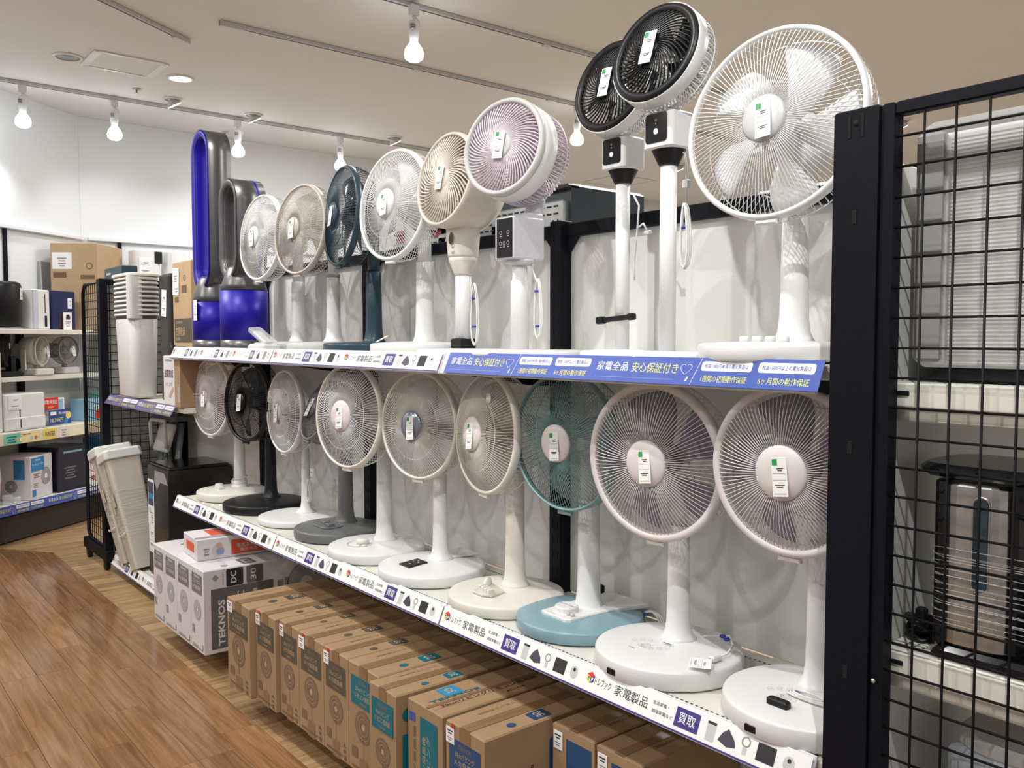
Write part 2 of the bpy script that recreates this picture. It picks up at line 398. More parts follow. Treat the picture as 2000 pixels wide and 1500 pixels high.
for a, b, c, d in ((W_/2, 0, .05, D_), (-W_/2, 0, .05, D_)): obj('frame_edge', MB().box((a, b, -.005), (c, d, .01), .002), WHITE, t)
t = thing('ceiling_access_panel', 'large square access panel flush in the far beige ceiling', 'ceiling panel', (7.5, 7.2, CEIL))
obj('panel', MB().box((0, 0, -.002), (.58, .58, .003), .001), CEILM, t)
obj('frame', MB().box((0, .3, -.003), (.62, .012, .006), .001).box((0, -.3, -.003), (.62, .012, .006), .001).box((.3, 0, -.003), (.012, .62, .006), .001).box((-.3, 0, -.003), (.012, .62, .006), .001), LGREY, t)
for x, y in ((1.99, 6.83), (3.0, 7.72)):
    t = thing('sprinkler_head', 'small metal sprinkler head in the ceiling %s' % ('between the ceiling frame and far track' if x < 2.5 else 'above the tall blue tower fan'), 'sprinkler', (x, y, CEIL))
    obj('flange', MB().lathe([(.03, 0), (.03, -.006), (.012, -.01)], 14), LGREY, t); obj('deflector', MB().lathe([(.006, -.008), (.006, -.03), (.018, -.032), (0, -.036)], 12), STEEL, t)

# ================================================================== SHELVING RUN
XR, XB0 = 1.45, 1.89                # front rail and back panel planes
ZL, ZU, Z0 = .64, 1.40, .10         # lower, upper, bottom shelf
YS = (.89, 2.125, 3.315, 4.525, 5.73)       # ends of the bays
UPY = (.87, 2.045, 3.235, 4.33, 5.60)       # uprights
def holder(parent, y0, y1, zs):
    M = frame((XR+.004, y1, zs-.05), (0, -1, 0), (.028, 0, .062))
    return obj('label_holder', MB(M).box(((y1-y0)/2, .034, -.006), (y1-y0-.004, .068, .008), .002), RAILM, parent)
def shelf_board(parent, y0, y1, zs, x0=1.488, x1=XB0, name='shelf_board', brackets=True):
    s = obj(name, MB().box(((x0+x1)/2, (y0+y1)/2, zs-.014), (x1-x0, y1-y0-.004, .028), .003), SHELFM, parent)
    mm = MB()
    n = int((y1-y0)/.014)
    for k in range(n):
        y = y0+.02+k*.014
        if y < y1-.02: mm.quad(x0+.018, x0+.022, y-.0035, y+.0035, zs+.0006); mm.quad(x1-.05, x1-.044, y-.003, y+.003, zs+.0006)
    obj('perforation', mm, BLACK, s)['kind'] = 'stuff'
    return s
def upright(parent, y, z0=.02, z1=1.82):
    u = obj('upright', MB().box((XB0-.018, y, (z0+z1)/2), (.05, .05, z1-z0), .003), FRAMEB, parent)
    mm = MB()
    for k in range(int((z1-z0)/.05)):
        z = z0+.04+k*.05
        for dy in (-.011, .011): mm.box((XB0-.0434, y+dy, z), (.002, .005, .026), .0005)
    obj('slot', mm, mat('slot_shadow_black', (.002, .002, .002), .9), u, 'tall row of dark slots')['kind'] = 'stuff'
    return u
bay_names = ('white shelving bay nearest the black mesh panel, under the blue sign', 'white shelving bay in the middle of the fan display', 'white shelving bay with the blue tower fans on its upper shelf', 'low-shelved bay at the far end holding the air conditioners')
for b in range(4):
    y0, y1 = YS[b], YS[b+1]
    t = thing('shelving_bay', bay_names[b], 'shelving', (0, 0, 0))
    uy0, uy1 = UPY[b], UPY[b+1]
    for za, zb in ((.05, ZL-.03), (ZL, ZU-.03), (ZU, 1.775)):
        if b == 3 and za > 1: continue
        obj('back_panel', MB().box((XB0+.012, (uy0+uy1)/2, (za+zb)/2), (.02, uy1-uy0-.052, zb-za-.002), .002), PANELM, t)
    upright(t, uy1)
    if b == 0: upright(t, uy0+.02)
    if b < 3:
        obj('top_rail', MB().box((XB0-.002, (uy0+uy1)/2, 1.79), (.04, uy1-uy0-.05, .042), .003), FRAMEB, t)
        for yy, sgn in ((uy0+.025, 1), (uy1-.025, -1)):
            obj('gusset', MB(frame((XB0-.012, yy, 1.77), (0, sgn, 0), (0, 0, 1))).prism([(0, 0), (0, -.04), (.01, -.045), (.05, 0)] if sgn > 0 else [(0, 0), (.05, 0), (.01, -.045), (0, -.04)], -.006, .006, 0), FRAMEB, t)
        for zs in (ZL, ZU):
            s = shelf_board(t, y0-(.045 if b == 0 else 0), y1, zs); holder(s, y0, y1, zs)
            for yy in (y0+.03, y1-.03):
                obj('bracket', MB(frame((XB0-.03, yy, zs-.03), (-1, 0, 0), (0, 0, 1))).prism([(0, 0), (0, -.07), (.03, -.07), (.36, -.02), (.36, 0)], -.004, .004), FRAMEB, t)
    s = shelf_board(t, y0, y1, Z0)
    obj('plinth', MB().box((1.70, (y0+y1)/2, .045), (.30 if b < 3 else .12, y1-y0-.06, .05), .004), FRAMEB, t)
    if b == 3:
        holder(s, y0, y1, Z0)
        s = shelf_board(t, y0-.1, y1, 1.10)
        # purple label holder tipped forward
for y, dx in ((5.66, 1.52), (5.66, 1.80)):
    pass
def end_bracket(t, y, z): 
    obj('end_bracket', MB().box((1.66, y, z-.02), (.40, .012, .05), .003), SHELFM, t)

# ---------------------------------------------------------------- shelf-edge signs
def logo(mm, x, y, s):
    mm.poly([(x-s*.5, y+s*.2), (x, y+s*.02), (x+s*.5, y+s*.2), (x+s*.02, y+s*.5)], .0012, REDP)
    mm.poly([(x-s*.5, y+s*.2), (x-s*.42, y-s*.38), (x, y-s*.52), (x, y+s*.02)], .0012, YELL)
    mm.poly([(x, y+s*.02), (x, y-s*.52), (x+s*.42, y-s*.38), (x+s*.5, y+s*.2)], .0012, PURPLE)
    mm.text('T', x-.23*s, y-.17*s, .2*s, .36*s, .0016, INK, bold=.03); mm.text('F', x+.23*s, y-.17*s, .2*s, .36*s, .0016, PAPER, bold=.03)
def white_unit(mm, x, w, h, word='家電製品', faded=False):
    P = lambda q: x+q*w
    ink = GINK if faded else INK; pur = PURPLEP if faded else PURPLE; c = h*.54
    logo(mm, P(.03), c+.004, h*.42)
    mm.text('トレファク', P(.1), c, .088*w, h*.30, .0012, ink, bold=.03)
    mm.text(word, P(.25), c, (.17 if len(word) == 4 else .15)*w, h*.38, .0012, ink, bold=.02)
    mm.text('生活家電・', P(.395), c+h*.14, .075*w, h*.13, .0012, ink); mm.text('調理家電など', P(.41), c-h*.14, .10*w, h*.13, .0012, ink)
    mm.quad(P(.468), P(.575), c-h*.32, c+h*.32, .0012, pur); mm.text('買取', P(.5215), c, .075*w, h*.36, .0018, PAPER, bold=.02)
    mm.quad(P(.608), P(.645), c-h*.34, c+h*.28, .0012, LGREY); mm.quad(P(.608), P(.645), c+h*.2, c+h*.28, .0016, ink)
    mm.poly([(P(.66), c-h*.18), (P(.70), c-h*.3), (P(.735), c-h*.22), (P(.725), c), (P(.695), c+h*.26), (P(.675), c+h*.1)], .0012, mat('dark_purple_icon', (.06, .05, .08), .5))
    mm.disc(h*.12, h*.17, (P(.77), c+h*.1), .0012, 16, MGREY); mm.quad(P(.762), P(.778), c-h*.3, c-h*.08, .0012, LGREY)
    mm.quad(P(.815), P(.885), c-h*.28, c+h*.26, .0012, ink)
    mm.disc(0, h*.2, (P(.935), c-h*.02), .0012, 14, LGREY, sy=1.2); mm.disc(0, h*.07, (P(.935), c+h*.08), .0016, 10, ink)
def blue_unit(mm, x, w, h):
    P = lambda q: x+q*w; c = h*.5
    mm.text('家電全品', P(.11), c+h*.1, .165*w, h*.36, .0012, PAPER, bold=.008); mm.text('安心保証付き', P(.325), c+h*.08, .225*w, h*.38, .0012, YELP, bold=.02)
    mm.quad(P(.03), P(.43), h*.17, h*.19, .0012, mat('pale_blue_print', (.25, .32, .62), .5))
    M2 = mm.M; hp = []
    for k in range(25):
        a = 2*PI*k/24; hp.append((P(.474)+.0125*math.sin(a)**3*1.15*(h/.06), c+h*.08+(.0105*math.cos(a)-.004*math.cos(2*a)-.0016*math.cos(3*a))*(h/.06), .0012))
    mm.tube(hp[2:23], .0007, 4, PAPER)
    mm.quad(P(.482), P(.49), c-h*.36, c-h*.2, .0014, PAPER, skew=.3)
    mm.quad(P(.508), P(.510), .002, h-.002, .0012, PAPER, skew=.25)
    for a, b, s1, s2 in ((.54, .75, '税抜1,000円未満の電化製品は', '1週間の初期動作保証'), (.775, .985, '税抜1,000円以上の電化製品は', '6ヶ月間の動作保証')):
        mm.prism([(P((a+b)/2)+p[0], c+h*.2+p[1]) for p in rrect((b-a)*w, h*.34, h*.09, 3)], .0004, .0012, 0, PAPER)
        mm.text(s1, P((a+b)/2), c+h*.2, (b-a)*w*.86, h*.16, .0016, BLUEP, bold=.01)
        mm.text(s2, P((a+b)/2), c-h*.24, (b-a)*w*.9, h*.24, .0012, YELP, bold=.015)
def sign(y0, y1, zs, kind, label, n=2, base=PAPER, name='shelf_edge_sign', word='家電製品', faded=False, xr=XR, edge=PURPLE, M=None, L=None):
    M = M or frame((xr, y1, zs-.048), (0, -1, 0), (.028, 0, .062)); L = L or (y1-y0); h = .064
    t = thing(name, label, 'shelf sign', tuple(M.translation), 0, 'price rail signs along the shelf edges')
    Ml = Matrix.Translation(-M.translation) @ M
    obj('strip', MB(Ml).box((L/2, h/2, 0), (L-.008, h, .0016), .0004), base, t)
    for k in range(n):
        mm = MB(Ml); x, u = .01+k*(L-.02)/n, (L-.02)/n
        if kind == 'w': white_unit(mm, x, u, h, word, faded)
        else: blue_unit(mm, x, u, h)
        obj('lettering', mm, INK, t)
    if kind == 'w': obj('edge_line', MB(Ml).quad(.004, L-.004, .001, h*.085, .0012), edge, t)
    return t
sign(YS[0], YS[1], ZL, 'w', 'white shelf sign under the nearest fans of the lower shelf')
sign(YS[1], YS[2], ZL, 'w', 'white shelf sign under the dial fan and the display panel fan, lower shelf')
sign(YS[2], YS[3], ZL, 'w', 'white shelf sign under the black and grey fans at the far end')
sign(YS[0]-.01, YS[1]-.03, ZU, 'b', 'long blue warranty sign on the upper shelf edge', base=BLUEP)
sign(YS[1], YS[2], ZU, 'w', 'white sign on the upper shelf edge below the navy and white fans')
sign(YS[2], YS[3], ZU, 'w', 'faded white sign on the upper shelf edge below the blue tower fans', n=3, word='インテリア', faded=True)
sign(YS[3], YS[4], Z0, 'w', 'white sign on the bottom shelf edge under the white bins')
Mp = frame((1.44, 5.74, 1.055), (0, -1, 0), (.035, 0, .055))
sign(0, 0, 0, 'b', 'purple warranty sign hanging askew under the white cooler', base=PURPLEP, M=Mp, L=1.24)

# ================================================================== FANS
def bars(mm, x, y, w, h, z, mt=GINK, n=4):
    for k in range(n): q = (.9, .6, .75, .5, .85)[k % 5]; mm.quad(x-w*q/2, x+w*q/2, y-k*h-h*.3, y-k*h+h*.2, z, mt)
def price_tag(parent, M, green=True, w=.034, h=.078):
    p = obj('price_tag', MB(M).box((0, 0, 0), (w, h, .0012), .0003), PAPER, parent, 'white price tag')
    mm = MB(M)
    if green: mm.quad(-w*.44, -w*.1, h*.3, h*.46, .0009, GREENP)
    bars(mm, .05*w, h*.22, w*.5, h*.05, .0009, INK, 2); bars(mm, 0, -h*.2, w*.7, h*.05, .0009, INK, 2)
    mm.quad(-w*.42, w*.42, h*.08, h*.09, .0009, GINK).quad(-w*.42, w*.42, -h*.08, -h*.07, .0009, GINK); mm.quad(-w*.4, w*.4, -h*.44, -h*.41, .0009, LGREY)
    obj('tag_print', mm, INK, p); return p
def blade_mesh(r0, r1, half, pitch, sweep, mt):
    nr, na = 6, 5; vs = []; fs = []
    for side in (0, 1):
        for i in range(nr+1):
            f = i/nr; r = r0+(r1-r0)*f; hw = half*(.55+.6*f-.35*f**4*1.2)
            for j in range(na+1):
                q = (j/na-.5)*2; a = sweep*f+q*hw
                vs.append((r*math.cos(a), r*math.sin(a), pitch*q*(1-.25*f)+.006*(1-q*q)-side*.0022))
    n1 = (nr+1)*(na+1)
    for i in range(nr):
        for j in range(na):
            a = i*(na+1)+j; fs.append((a, a+na+1, a+na+2, a+1)); fs.append((n1+a, n1+a+1, n1+a+na+2, n1+a+na+1))
    rim = [i*(na+1) for i in range(nr+1)]+[nr*(na+1)+j for j in range(1, na+1)]+[i*(na+1)+na for i in range(nr-1, -1, -1)]+[j for j in range(na-1, 0, -1)]
    for k in range(len(rim)): a, b = rim[k], rim[(k+1) % len(rim)]; fs.append((a, a+n1, b+n1, b))
    return MB().add(vs, fs, None, True).mesh('blade', mt)
def blades(parent, M, rr, n, mt, pitch=.022, half=.46, sweep=.3, a0=.3):
    me = blade_mesh(.03, rr, half, pitch, sweep, mt)
    for k in range(n):
        o = link('blade', me, parent); o.matrix_local = M @ rot(a0+2*PI*k/n, 'Z')
def std_head(t, Mh, o, Rd, wire, rimm, hubm, blm, nb=5, hubr=.052, rimw=.014, nf=104, motor=None, twist=0, inner=None, fr=.0011, bulge=.03, back=True, a0=.3):
    M = Mh @ ZX; n = nf
    F = MB(M @ T(0, 0, o)); Ri = Rd-rimw*.5
    def zf(r): return bulge*(1-max(0, (r-hubr)/(Ri-hubr))**2.2)
    for k in range(n):
        a = 2*PI*k/n
        pts = []
        for q in (0, .22, .45, .65, .82, .93, 1):
            r = hubr*.95+(Ri-hubr*.95)*q; aa = a+twist*q*(1.4-q*.4); pts.append((r*math.cos(aa), r*math.sin(aa), zf(r)-(.004 if q == 1 else 0)))
        F.tube(pts, fr, 3)
    for r in ((hubr+(Ri-hubr)*.5,) if inner is None else inner):
        F.tube([(r*math.cos(2*PI*k/40), r*math.sin(2*PI*k/40), zf(r)-.002) for k in range(40)], fr*1.2, 4, closed=True)
    obj('front_grille', F, wire, t)
    obj('rim', MB(M @ T(0, 0, o)).ring([(Rd-rimw, -.004), (Rd-rimw*.8, .006), (Rd-.003, .006), (Rd, 0), (Rd, -.016), (Rd-.004, -.018)], 56).box((0, -Rd-.004, -.006), (.05, .012, .014), .003), rimm, t)
    if back:
        B = MB(M @ T(0, 0, o))
        for k in range(76):
            a = 2*PI*(k+.5)/76; aa = -.25
            pts = [(r*math.cos(a+aa*q), r*math.sin(a+aa*q), z) for r, z, q in ((Rd-.004, -.014, 0), (Rd-.002, -.045, .1), (Rd*.93, -.078, .3), (Rd*.68, -.104, .6), (Rd*.3, -.118, 1))]
            B.tube(pts, fr*.75, 3)
        for r, z in ((Rd*.68, -.106), (Rd*.95, -.072)): B.tube([(r*math.cos(2*PI*k/36), r*math.sin(2*PI*k/36), z) for k in range(36)], fr*1.3, 4, closed=True)
        obj('back_grille', B, wire, t)
    blades(t, M @ T(0, 0, o-.045), Rd*.86, nb, blm, a0=a0)
    obj('spinner', MB(M @ T(0, 0, o)).lathe([(.036, -.075), (.036, -.03), (.03, -.014), (0, -.01)], 20), blm, t)
    h = obj('hub_badge', MB(M @ T(0, 0, o+bulge)).lathe([(hubr*.9, -.012), (hubr, -.008), (hubr, .002), (hubr*.93, .006), (hubr*.5, .009), (0, .0095)], 32), hubm, t)
    obj('motor_housing', MB(M).lathe([(.03, o-.115), (.058, o-.118), (.06, o-.15), (.054, min(o-.19, .03)), (.036, min(o-.215, .005)), (0, min(o-.222, -.005))], 24), motor or rimm, t)
    price_tag(t, M @ T(.004, -.006, o+bulge+.012) @ rot(.12, 'Z') @ rot(-.1, 'X'))
def stand(t, hz, zt, polem, r=.027, px=0, neckm=None, step=None):
    zj = hz-.055
    prof = [(.05, zt-.006), (.042, zt+.004), (r+.006, zt+.018), (r+.0025, zt+.045), (r+.001, zt+.10), (r-.001, zj-.12 if step is None else step)]
    obj('pole', MB(T(px, 0, 0)).lathe(prof+[(r-.003, prof[-1][1]+.003)], 24), polem, t)
    z1 = prof[-1][1]
    obj('neck', MB(T(px, 0, 0)).lathe([(r*.78, z1-.01), (r*.78, zj), (r*.95, zj+.02), (r*.95, zj+.045)], 20).lathe([(0, -.026), (.03, -.022), (.034, 0), (.03, .022), (0, .026)], 16, M=T(0, 0, hz-.02) @ rot(PI/2, 'X')), neckm or polem, t)
def disc_base(t, mt, Rb=.183, h=.036, off=.035, dome=.014, foot=BLACK):
    obj('base', MB(T(off, 0, 0)).lathe([(Rb-.004, .004), (Rb, .009), (Rb, h-.006), (Rb-.0025, h-.0015), (Rb-.009, h+.001), (Rb*.72, h+dome*.5), (Rb*.35, h+dome*.9), (0, h+dome)], 48), mt, t)
    obj('foot_ring', MB(T(off, 0, 0)).lathe([(Rb-.012, 0), (Rb-.012, .006)], 40), foot, t, 'dark foot ring')
    return h+dome
def solve(P, zs, cx, cy, b, tilt, Hpx):
    bb = R(b); nh = Vector((-math.sin(bb), -math.cos(bb), 0)); mp = Vector((-nh.y, nh.x, 0))
    d = fw + rt*((cx-1000)/FPX) - up*((cy-750)/FPX); c = Vector((0, 0, EYE))
    F = c + d*((Vector((P[0], P[1], 0))-c).dot(mp)/d.dot(mp)); o = (F-Vector((P[0], P[1], F.z))).dot(nh)/math.cos(R(tilt))
    hz = F.z-zs-o*math.sin(R(tilt)); dep = (F-c).dot(fw); Rd = Hpx*dep/FPX/2
    Mh = T(0, 0, hz) @ rot(math.atan2(nh.y, nh.x)-PI, 'Z') @ rot(-R(tilt), 'Y')
    return Mh, o, hz, Rd
def fan(name, label, ppx, X, zs, cx, cy, b, tilt, Hpx, build, cat='fan'):
    P = (X, yat(ppx, X)); t = thing(name, label, cat, (P[0], P[1], zs), PI, 'electric fans on display')
    Mh, o, hz, Rd = solve(P, zs, cx, cy, b, tilt, Hpx)
    build(t, Mh, o, hz, Rd); return t
def knob(t, x, y, z, mt, r=.016, h=.012, name='knob'): return obj(name, MB(T(x, y, z)).lathe([(r, 0), (r, h*.8), (r*.85, h), (0, h)], 18), mt, t)
def cord_bundle(t, pts, ties, mt=CORDW, r=.0028, label=None):
    c = obj('cord', MB().tube(pts, r, 5), mt, t, label)
    for p in ties: obj('cord_tie', MB(T(*p)).lathe([(.007, -.003), (.009, 0), (.007, .003)], 8), TIE, c, 'blue wire tie')
    return c
def loops(c, w, h, n=3, dx=.004, ax='z'):
    P = []
    for k in range(n):
        for i in range(13):
            a = 2*PI*i/12+PI/2
            P.append((c[0]+dx*k+.002*math.sin(a*2), c[1]+w*math.cos(a)*(1-.15*k), c[2]+h*math.sin(a)) if ax == 'z' else (c[0]+h*math.sin(a), c[1]+w*math.cos(a)*(1-.15*k), c[2]+.003+dx*k))
    return P

# ---- lower shelf, from the mesh panel to the far end
def touch_panel(t, zt, off=.035):
    M = frame((off+.085, -.01, zt-.0014), (0, 1, 0), (-1, 0, .081))
    mm = MB(M)
    for i, (x, y) in enumerate(((-.045, .02), (-.03, .034), (-.012, .044), (-.012, .006), (.022, .006), (.036, .02), (.05, .034))):
        mm.disc(.0052, .006, (x, y), .0006, 14, GINK)
    mm.disc(.011, .012, (.0, .012), .0006, 18, GINK).disc(.006, .0068, (.0, .012), .0006, 14, GINK); mm.quad(-.03, -.01, -.018, -.0165, .0006, GINK); mm.quad(.02, .046, .052, .0555, .0006, INK)
    obj('touch_print', mm, GINK, t)
    obj('receiver_window', MB(T(off, 0, 0)).box((.181*math.cos(-.12), .181*math.sin(-.12), .021), (.006, .026, .015), .001, M=Matrix()), BLACK, t)
def f_L9(t, Mh, o, hz, Rd):
    zt = disc_base(t, WHITE, .182, .05); touch_panel(t, zt); stand(t, hz, zt, WHITE)
    std_head(t, Mh, o, Rd, PINKW, PINKW, PINKW, BLADEP, 5, .056, .021, 100, WHITE, inner=())
fan('pedestal_fan', 'white fan with purple blades second from the mesh panel, lower shelf', 1330, 1.682, ZL, 1276, 902, 84, -2, 316, lambda t, *a: (f_L9(t, *a),
    cord_bundle(t, [(-.05, .04, .065), (-.09, .09, .07), (-.05, .13, .066), (.0, .15, .063), (.035, .15, .062)], [(-.075, .08, .07), (-.065, .1, .07)]),
    obj('plug', MB(T(.045, .15, .063)).box((0, 0, 0), (.03, .016, .014), .003).box((.022, .005, 0), (.016, .002, .006), .0005).box((.022, -.005, 0), (.016, .002, .006), .0005), WHITE, t),
    price_tag(t, T(.10, .15, .064) @ rot(.6, 'Z') @ rot(.15, 'Y'), False, .045, .05)))
fan('pedestal_fan', 'white fan partly hidden by the black mesh post, lower shelf', 1612, 1.682, ZL, 1540, 920, 86, -2, 344, lambda t, *a: (f_L9(t, *a),
    cord_bundle(t, loops((.09, .03, .064), .05, .012, 3, .003, 'y'), [(.09, .0, .07)]),
    obj('cord_plug', MB(T(.15, .0, .064)).rbox((0, 0, 0), (.02, .05, .016), .006, .003), BLACK, t, 'black plug')))
def f_L8(t, Mh, o, hz, Rd):
    zt = disc_base(t, TEAL, .179, .038)
    obj('top_plate', MB(T(.0, 0, .041)).prism([(.135, -.05), (.14, -.03), (.14, .055), (.13, .065), (-.03, .075), (-.14, .10), (-.145, -.05), (-.04, -.06)], 0, .014, .003), WHITE, t, 'white top plate')
    d = obj('dial', MB(T(.085, .0, .055)).lathe([(.034, 0), (.034, .012), (.03, .016), (0, .017)], 12, smooth=False), WHITE, t); obj('dial_mark', MB(T(.085, 0, .0722)).quad(-.003, .003, -.028, .028), LGREY, d)
    for y in (.035, .05): knob(t, .11, y, .055, LGREY, .006, .008, 'button')
    stand(t, hz, .05, WHITE, .031); std_head(t, Mh, o, Rd, TEALW, TEALW, PINKW, mat('clear_teal_blade', (.45, .55, .55), .15, alpha=.22), 5, .052, .010, 110, TEAL, inner=())
    cord_bundle(t, loops((-.13, .13, .02), .04, .02), [(-.12, .11, .03)])
    obj('plug', MB(T(-.12, -.09, .06)).rbox((0, 0, 0), (.03, .05, .026), .008, .004), BLACK, t, 'black plug')
fan('pedestal_fan', 'teal fan with a white top plate on its teal base', 1152, 1.715, ZL, 1100, 864, 85, -1, 272, f_L8)
def f_L7(t, Mh, o, hz, Rd):
    zt = disc_base(t, OFFW, .179, .038)
    obj('control_inset', MB(T(.10, 0, .0475)).prism([(.05, -.02), (.05, .03), (.035, .055), (-.02, .05), (-.055, -.06), (-.02, -.05)], 0, .008, .002), BEIGE, t, 'beige control inset')
    for k in range(4): obj('button', MB(T(.132-.004*k, .045-.019*k, .0535)).rbox((0, 0, .008), (.022, .013, .018), .003, .002), OFFW, t)
    obj('dial', MB(T(.085, -.03, .0565)).lathe([(0, -.007), (.024, -.006), (.026, 0), (.024, .006), (0, .007)], 24, M=rot(PI/2, 'X') @ rot(.5, 'Y')), OFFW, t, 'upright half-round dial')
    stand(t, hz, zt, OFFW, .029, step=hz-.11); std_head(t, Mh, o, Rd, OFFW, OFFW, PINKW, BLADEBE, 5, .052, .014, 110, OFFW, bulge=.045)
    cord_bundle(t, loops((-.12, .02, .02), .03, .02), [])
    obj('sticker', MB(Mh @ ZX @ T(.07, .11, o+.035)).lathe([(0, .0005), (.015, .0005), (.015, 0)], 14), WHITE, t, 'white warning sticker')
fan('pedestal_fan', 'cream fan turned aside, with four push buttons and an upright dial', 1006, 1.69, ZL, 948, 847, 98, 3, 238, f_L7)
def f_L6(t, Mh, o, hz, Rd):
    zt = disc_base(t, WHITE, .183, .04)
    p = obj('display_panel', MB(T(.11, .0, .0500) @ rot(.07, 'Y')).box((0, 0, .003), (.075, .062, .006), .001), GLOSSB, t, 'glossy black display panel')
    mm = MB(T(.11, 0, .0564) @ rot(.07, 'Y'))
    for x, y in ((.015, .0), (-.01, .015), (-.01, -.015), (-.02, 0)): mm.disc(.0015, .003, (x, y), .0003, 8)
    obj('icon', mm, PAPER, p)
    obj('channel', MB(T(-.04, -.02, .0495)).prism([(.06, -.03), (.06, .03), (-.1, .06), (-.1, -.05)], 0, .008, .003), WHITE, t)
    stand(t, hz, zt, WHITE, .024, step=hz-.15); std_head(t, Mh, o, Rd, OFFW, OFFW, SILVERB, BLADEW, 5, .05, .012, 108, CLEAR, fr=.0012)
    cord_bundle(t, loops((-.14, -.08, .012), .05, .015), [(-.14, -.05, .02), (-.14, -.1, .02)], MGREY)
fan('pedestal_fan', 'white fan with a black display panel on its base and a blue-grey hub', 858, 1.69, ZL, 817, 831, 80, 2, 213, f_L6)
def f_L5(t, Mh, o, hz, Rd):
    zt = disc_base(t, WHITE, .18, .04)
    obj('dial_ring', MB(T(.10, 0, zt-.006)).ring([(.05, 0), (.05, .004), (.053, .004), (.053, 0)], 28), LGREY, t)
    knob(t, .10, .012, zt-.003, OFFW, .024, .02, 'dial'); knob(t, .112, .045, zt-.005, OFFW, .009, .008, 'button'); knob(t, .13, .03, zt-.006, OFFW, .009, .008, 'button')
    stand(t, hz, zt, WHITE, .028, step=hz-.13); std_head(t, Mh, o, Rd, WHITE, OFFW, PINKW, BLADEG, 5, .056, .012, 104, WHITE, fr=.0013)
fan('pedestal_fan', 'white fan with a cream dial, between the grey base and the display panel fan', 748, 1.69, ZL, 679, 812, 81.5, 3, 206, f_L5)
def f_L4(t, Mh, o, hz, Rd):
    zt = disc_base(t, GREY, .179, .042)
    obj('control_inset', MB(T(.09, .02, .0505)).prism(rrect(.09, .13, .03), 0, .006, .002), GREY, t)
    for x, y in ((.10, .05), (.09, -.005)): obj('button', MB(T(x, y, .0555)).rbox((0, 0, .006), (.028, .034, .012), .003, .002), GREY, t)
    stand(t, hz, zt, GREY, .030); std_head(t, Mh, o, Rd, GREY, GREY, GREY, BLADEG, 5, .045, .012, 80, GREY, fr=.0012)
fan('pedestal_fan', 'grey fan with its head tipped up, on a round grey base', 672, 1.73, ZL, 622, 800, 96, 24, 128, f_L4)
def f_L3(t, Mh, o, hz, Rd):
    zt = disc_base(t, WHITE, .178, .03, dome=.01)
    stand(t, hz, zt, WHITE, .019); std_head(t, Mh, o, Rd, WHITE, WHITE, PINKW, BLADEW, 5, .036, .012, 84, WHITE, twist=.25, inner=(Rd*.8, Rd*.6), fr=.0016)
    cord_bundle(t, loops((.0, .035, .14), .018, .05, 3), [(.0, .035, .17)])
    price_tag(t, T(-.06, -.07, .19) @ rot(PI/2, 'Z') @ rot(PI/2, 'X'), False, .06, .06)
fan('pedestal_fan', 'white fan on a thin pole behind the grey base, lower shelf', 594, 1.73, ZL, 555, 804, 91, 2, 163, f_L3)
def f_L2(t, Mh, o, hz, Rd):
    zt = disc_base(t, BLACK, .19, .04); stand(t, hz, zt, BLACK, .026)
    cord_bundle(t, loops((-.10, .17, .02), .03, .012, 3, .004, 'y'), [], BLACK)
    std_head(t, Mh, o, Rd, BLACK, BLACK, BLACK, BLADEB, 5, .04, .014, 96, BLACK, fr=.0013)
fan('pedestal_fan', 'all black fan with a black round base, lower shelf', 525, 1.73, ZL, 481, 784, 81, 3, 158, f_L2)
def f_L1(t, Mh, o, hz, Rd):
    zt = disc_base(t, OFFW, .18, .042)
    for k in range(3): obj('button', MB(T(.11, .03-.022*k, zt-.002)).rbox((0, 0, .006), (.026, .017, .014), .003, .002), WHITE, t)
    knob(t, .09, -.05, zt-.004, WHITE, .02, .018, 'dial')
    stand(t, hz, zt, WHITE); std_head(t, Mh, o, Rd, PINKW, PINKW, PINKW, BLADEW, 5, .034, .012, 80, PINKW, twist=.3, inner=(Rd*.82, Rd*.55), fr=.0017)
    cord_bundle(t, [(.03*math.cos(a*.5)*1.2, .03*math.sin(a*.5)*1.2, zt+.012+.002*a) for a in range(24)], [(-.03, -.02, zt+.04)])
fan('pedestal_fan', 'pinkish white fan at the far end of the lower shelf', 464, 1.73, ZL, 411, 776, 83, 2, 152, f_L1)

# ---- upper shelf
def f_U9(t, Mh, o, hz, Rd):
    zt = disc_base(t, WHITE, .183, .04, dome=.006)
    for k in range(4): knob(t, .12-.0*k, .055-.032*k, .042, WHITE, .011, .014, 'button')
    stand(t, hz, zt, WHITE, .029)
    std_head(t, Mh, o, Rd, WHITE, WHITE, LGREY, BLADEW, 5, .048, .012, 112, WHITE, fr=.00105, bulge=.035, inner=(), a0=.9)
fan('pedestal_fan', 'largest white fan, on the upper shelf beside the black mesh post', 1550, 1.68, ZU, 1508, 240, 83.7, 6, 380, f_U9)
def swirl(M, o, Rd, rin, rout, n, r, mt, t, tw=1.0, bulge=.02, name='front_grille'):
    F = MB(M @ T(0, 0, o))
    for k in range(n):
        a = 2*PI*k/n
        pts = [((rin+(rout-rin)*q)*math.cos(a-tw*q**.8), (rin+(rout-rin)*q)*math.sin(a-tw*q**.8), bulge*(1-q*q)) for q in (0, .17, .34, .5, .67, .84, 1)]
        F.tube(pts, r, 4, flat=1.3)
    return obj(name, F, mt, t)
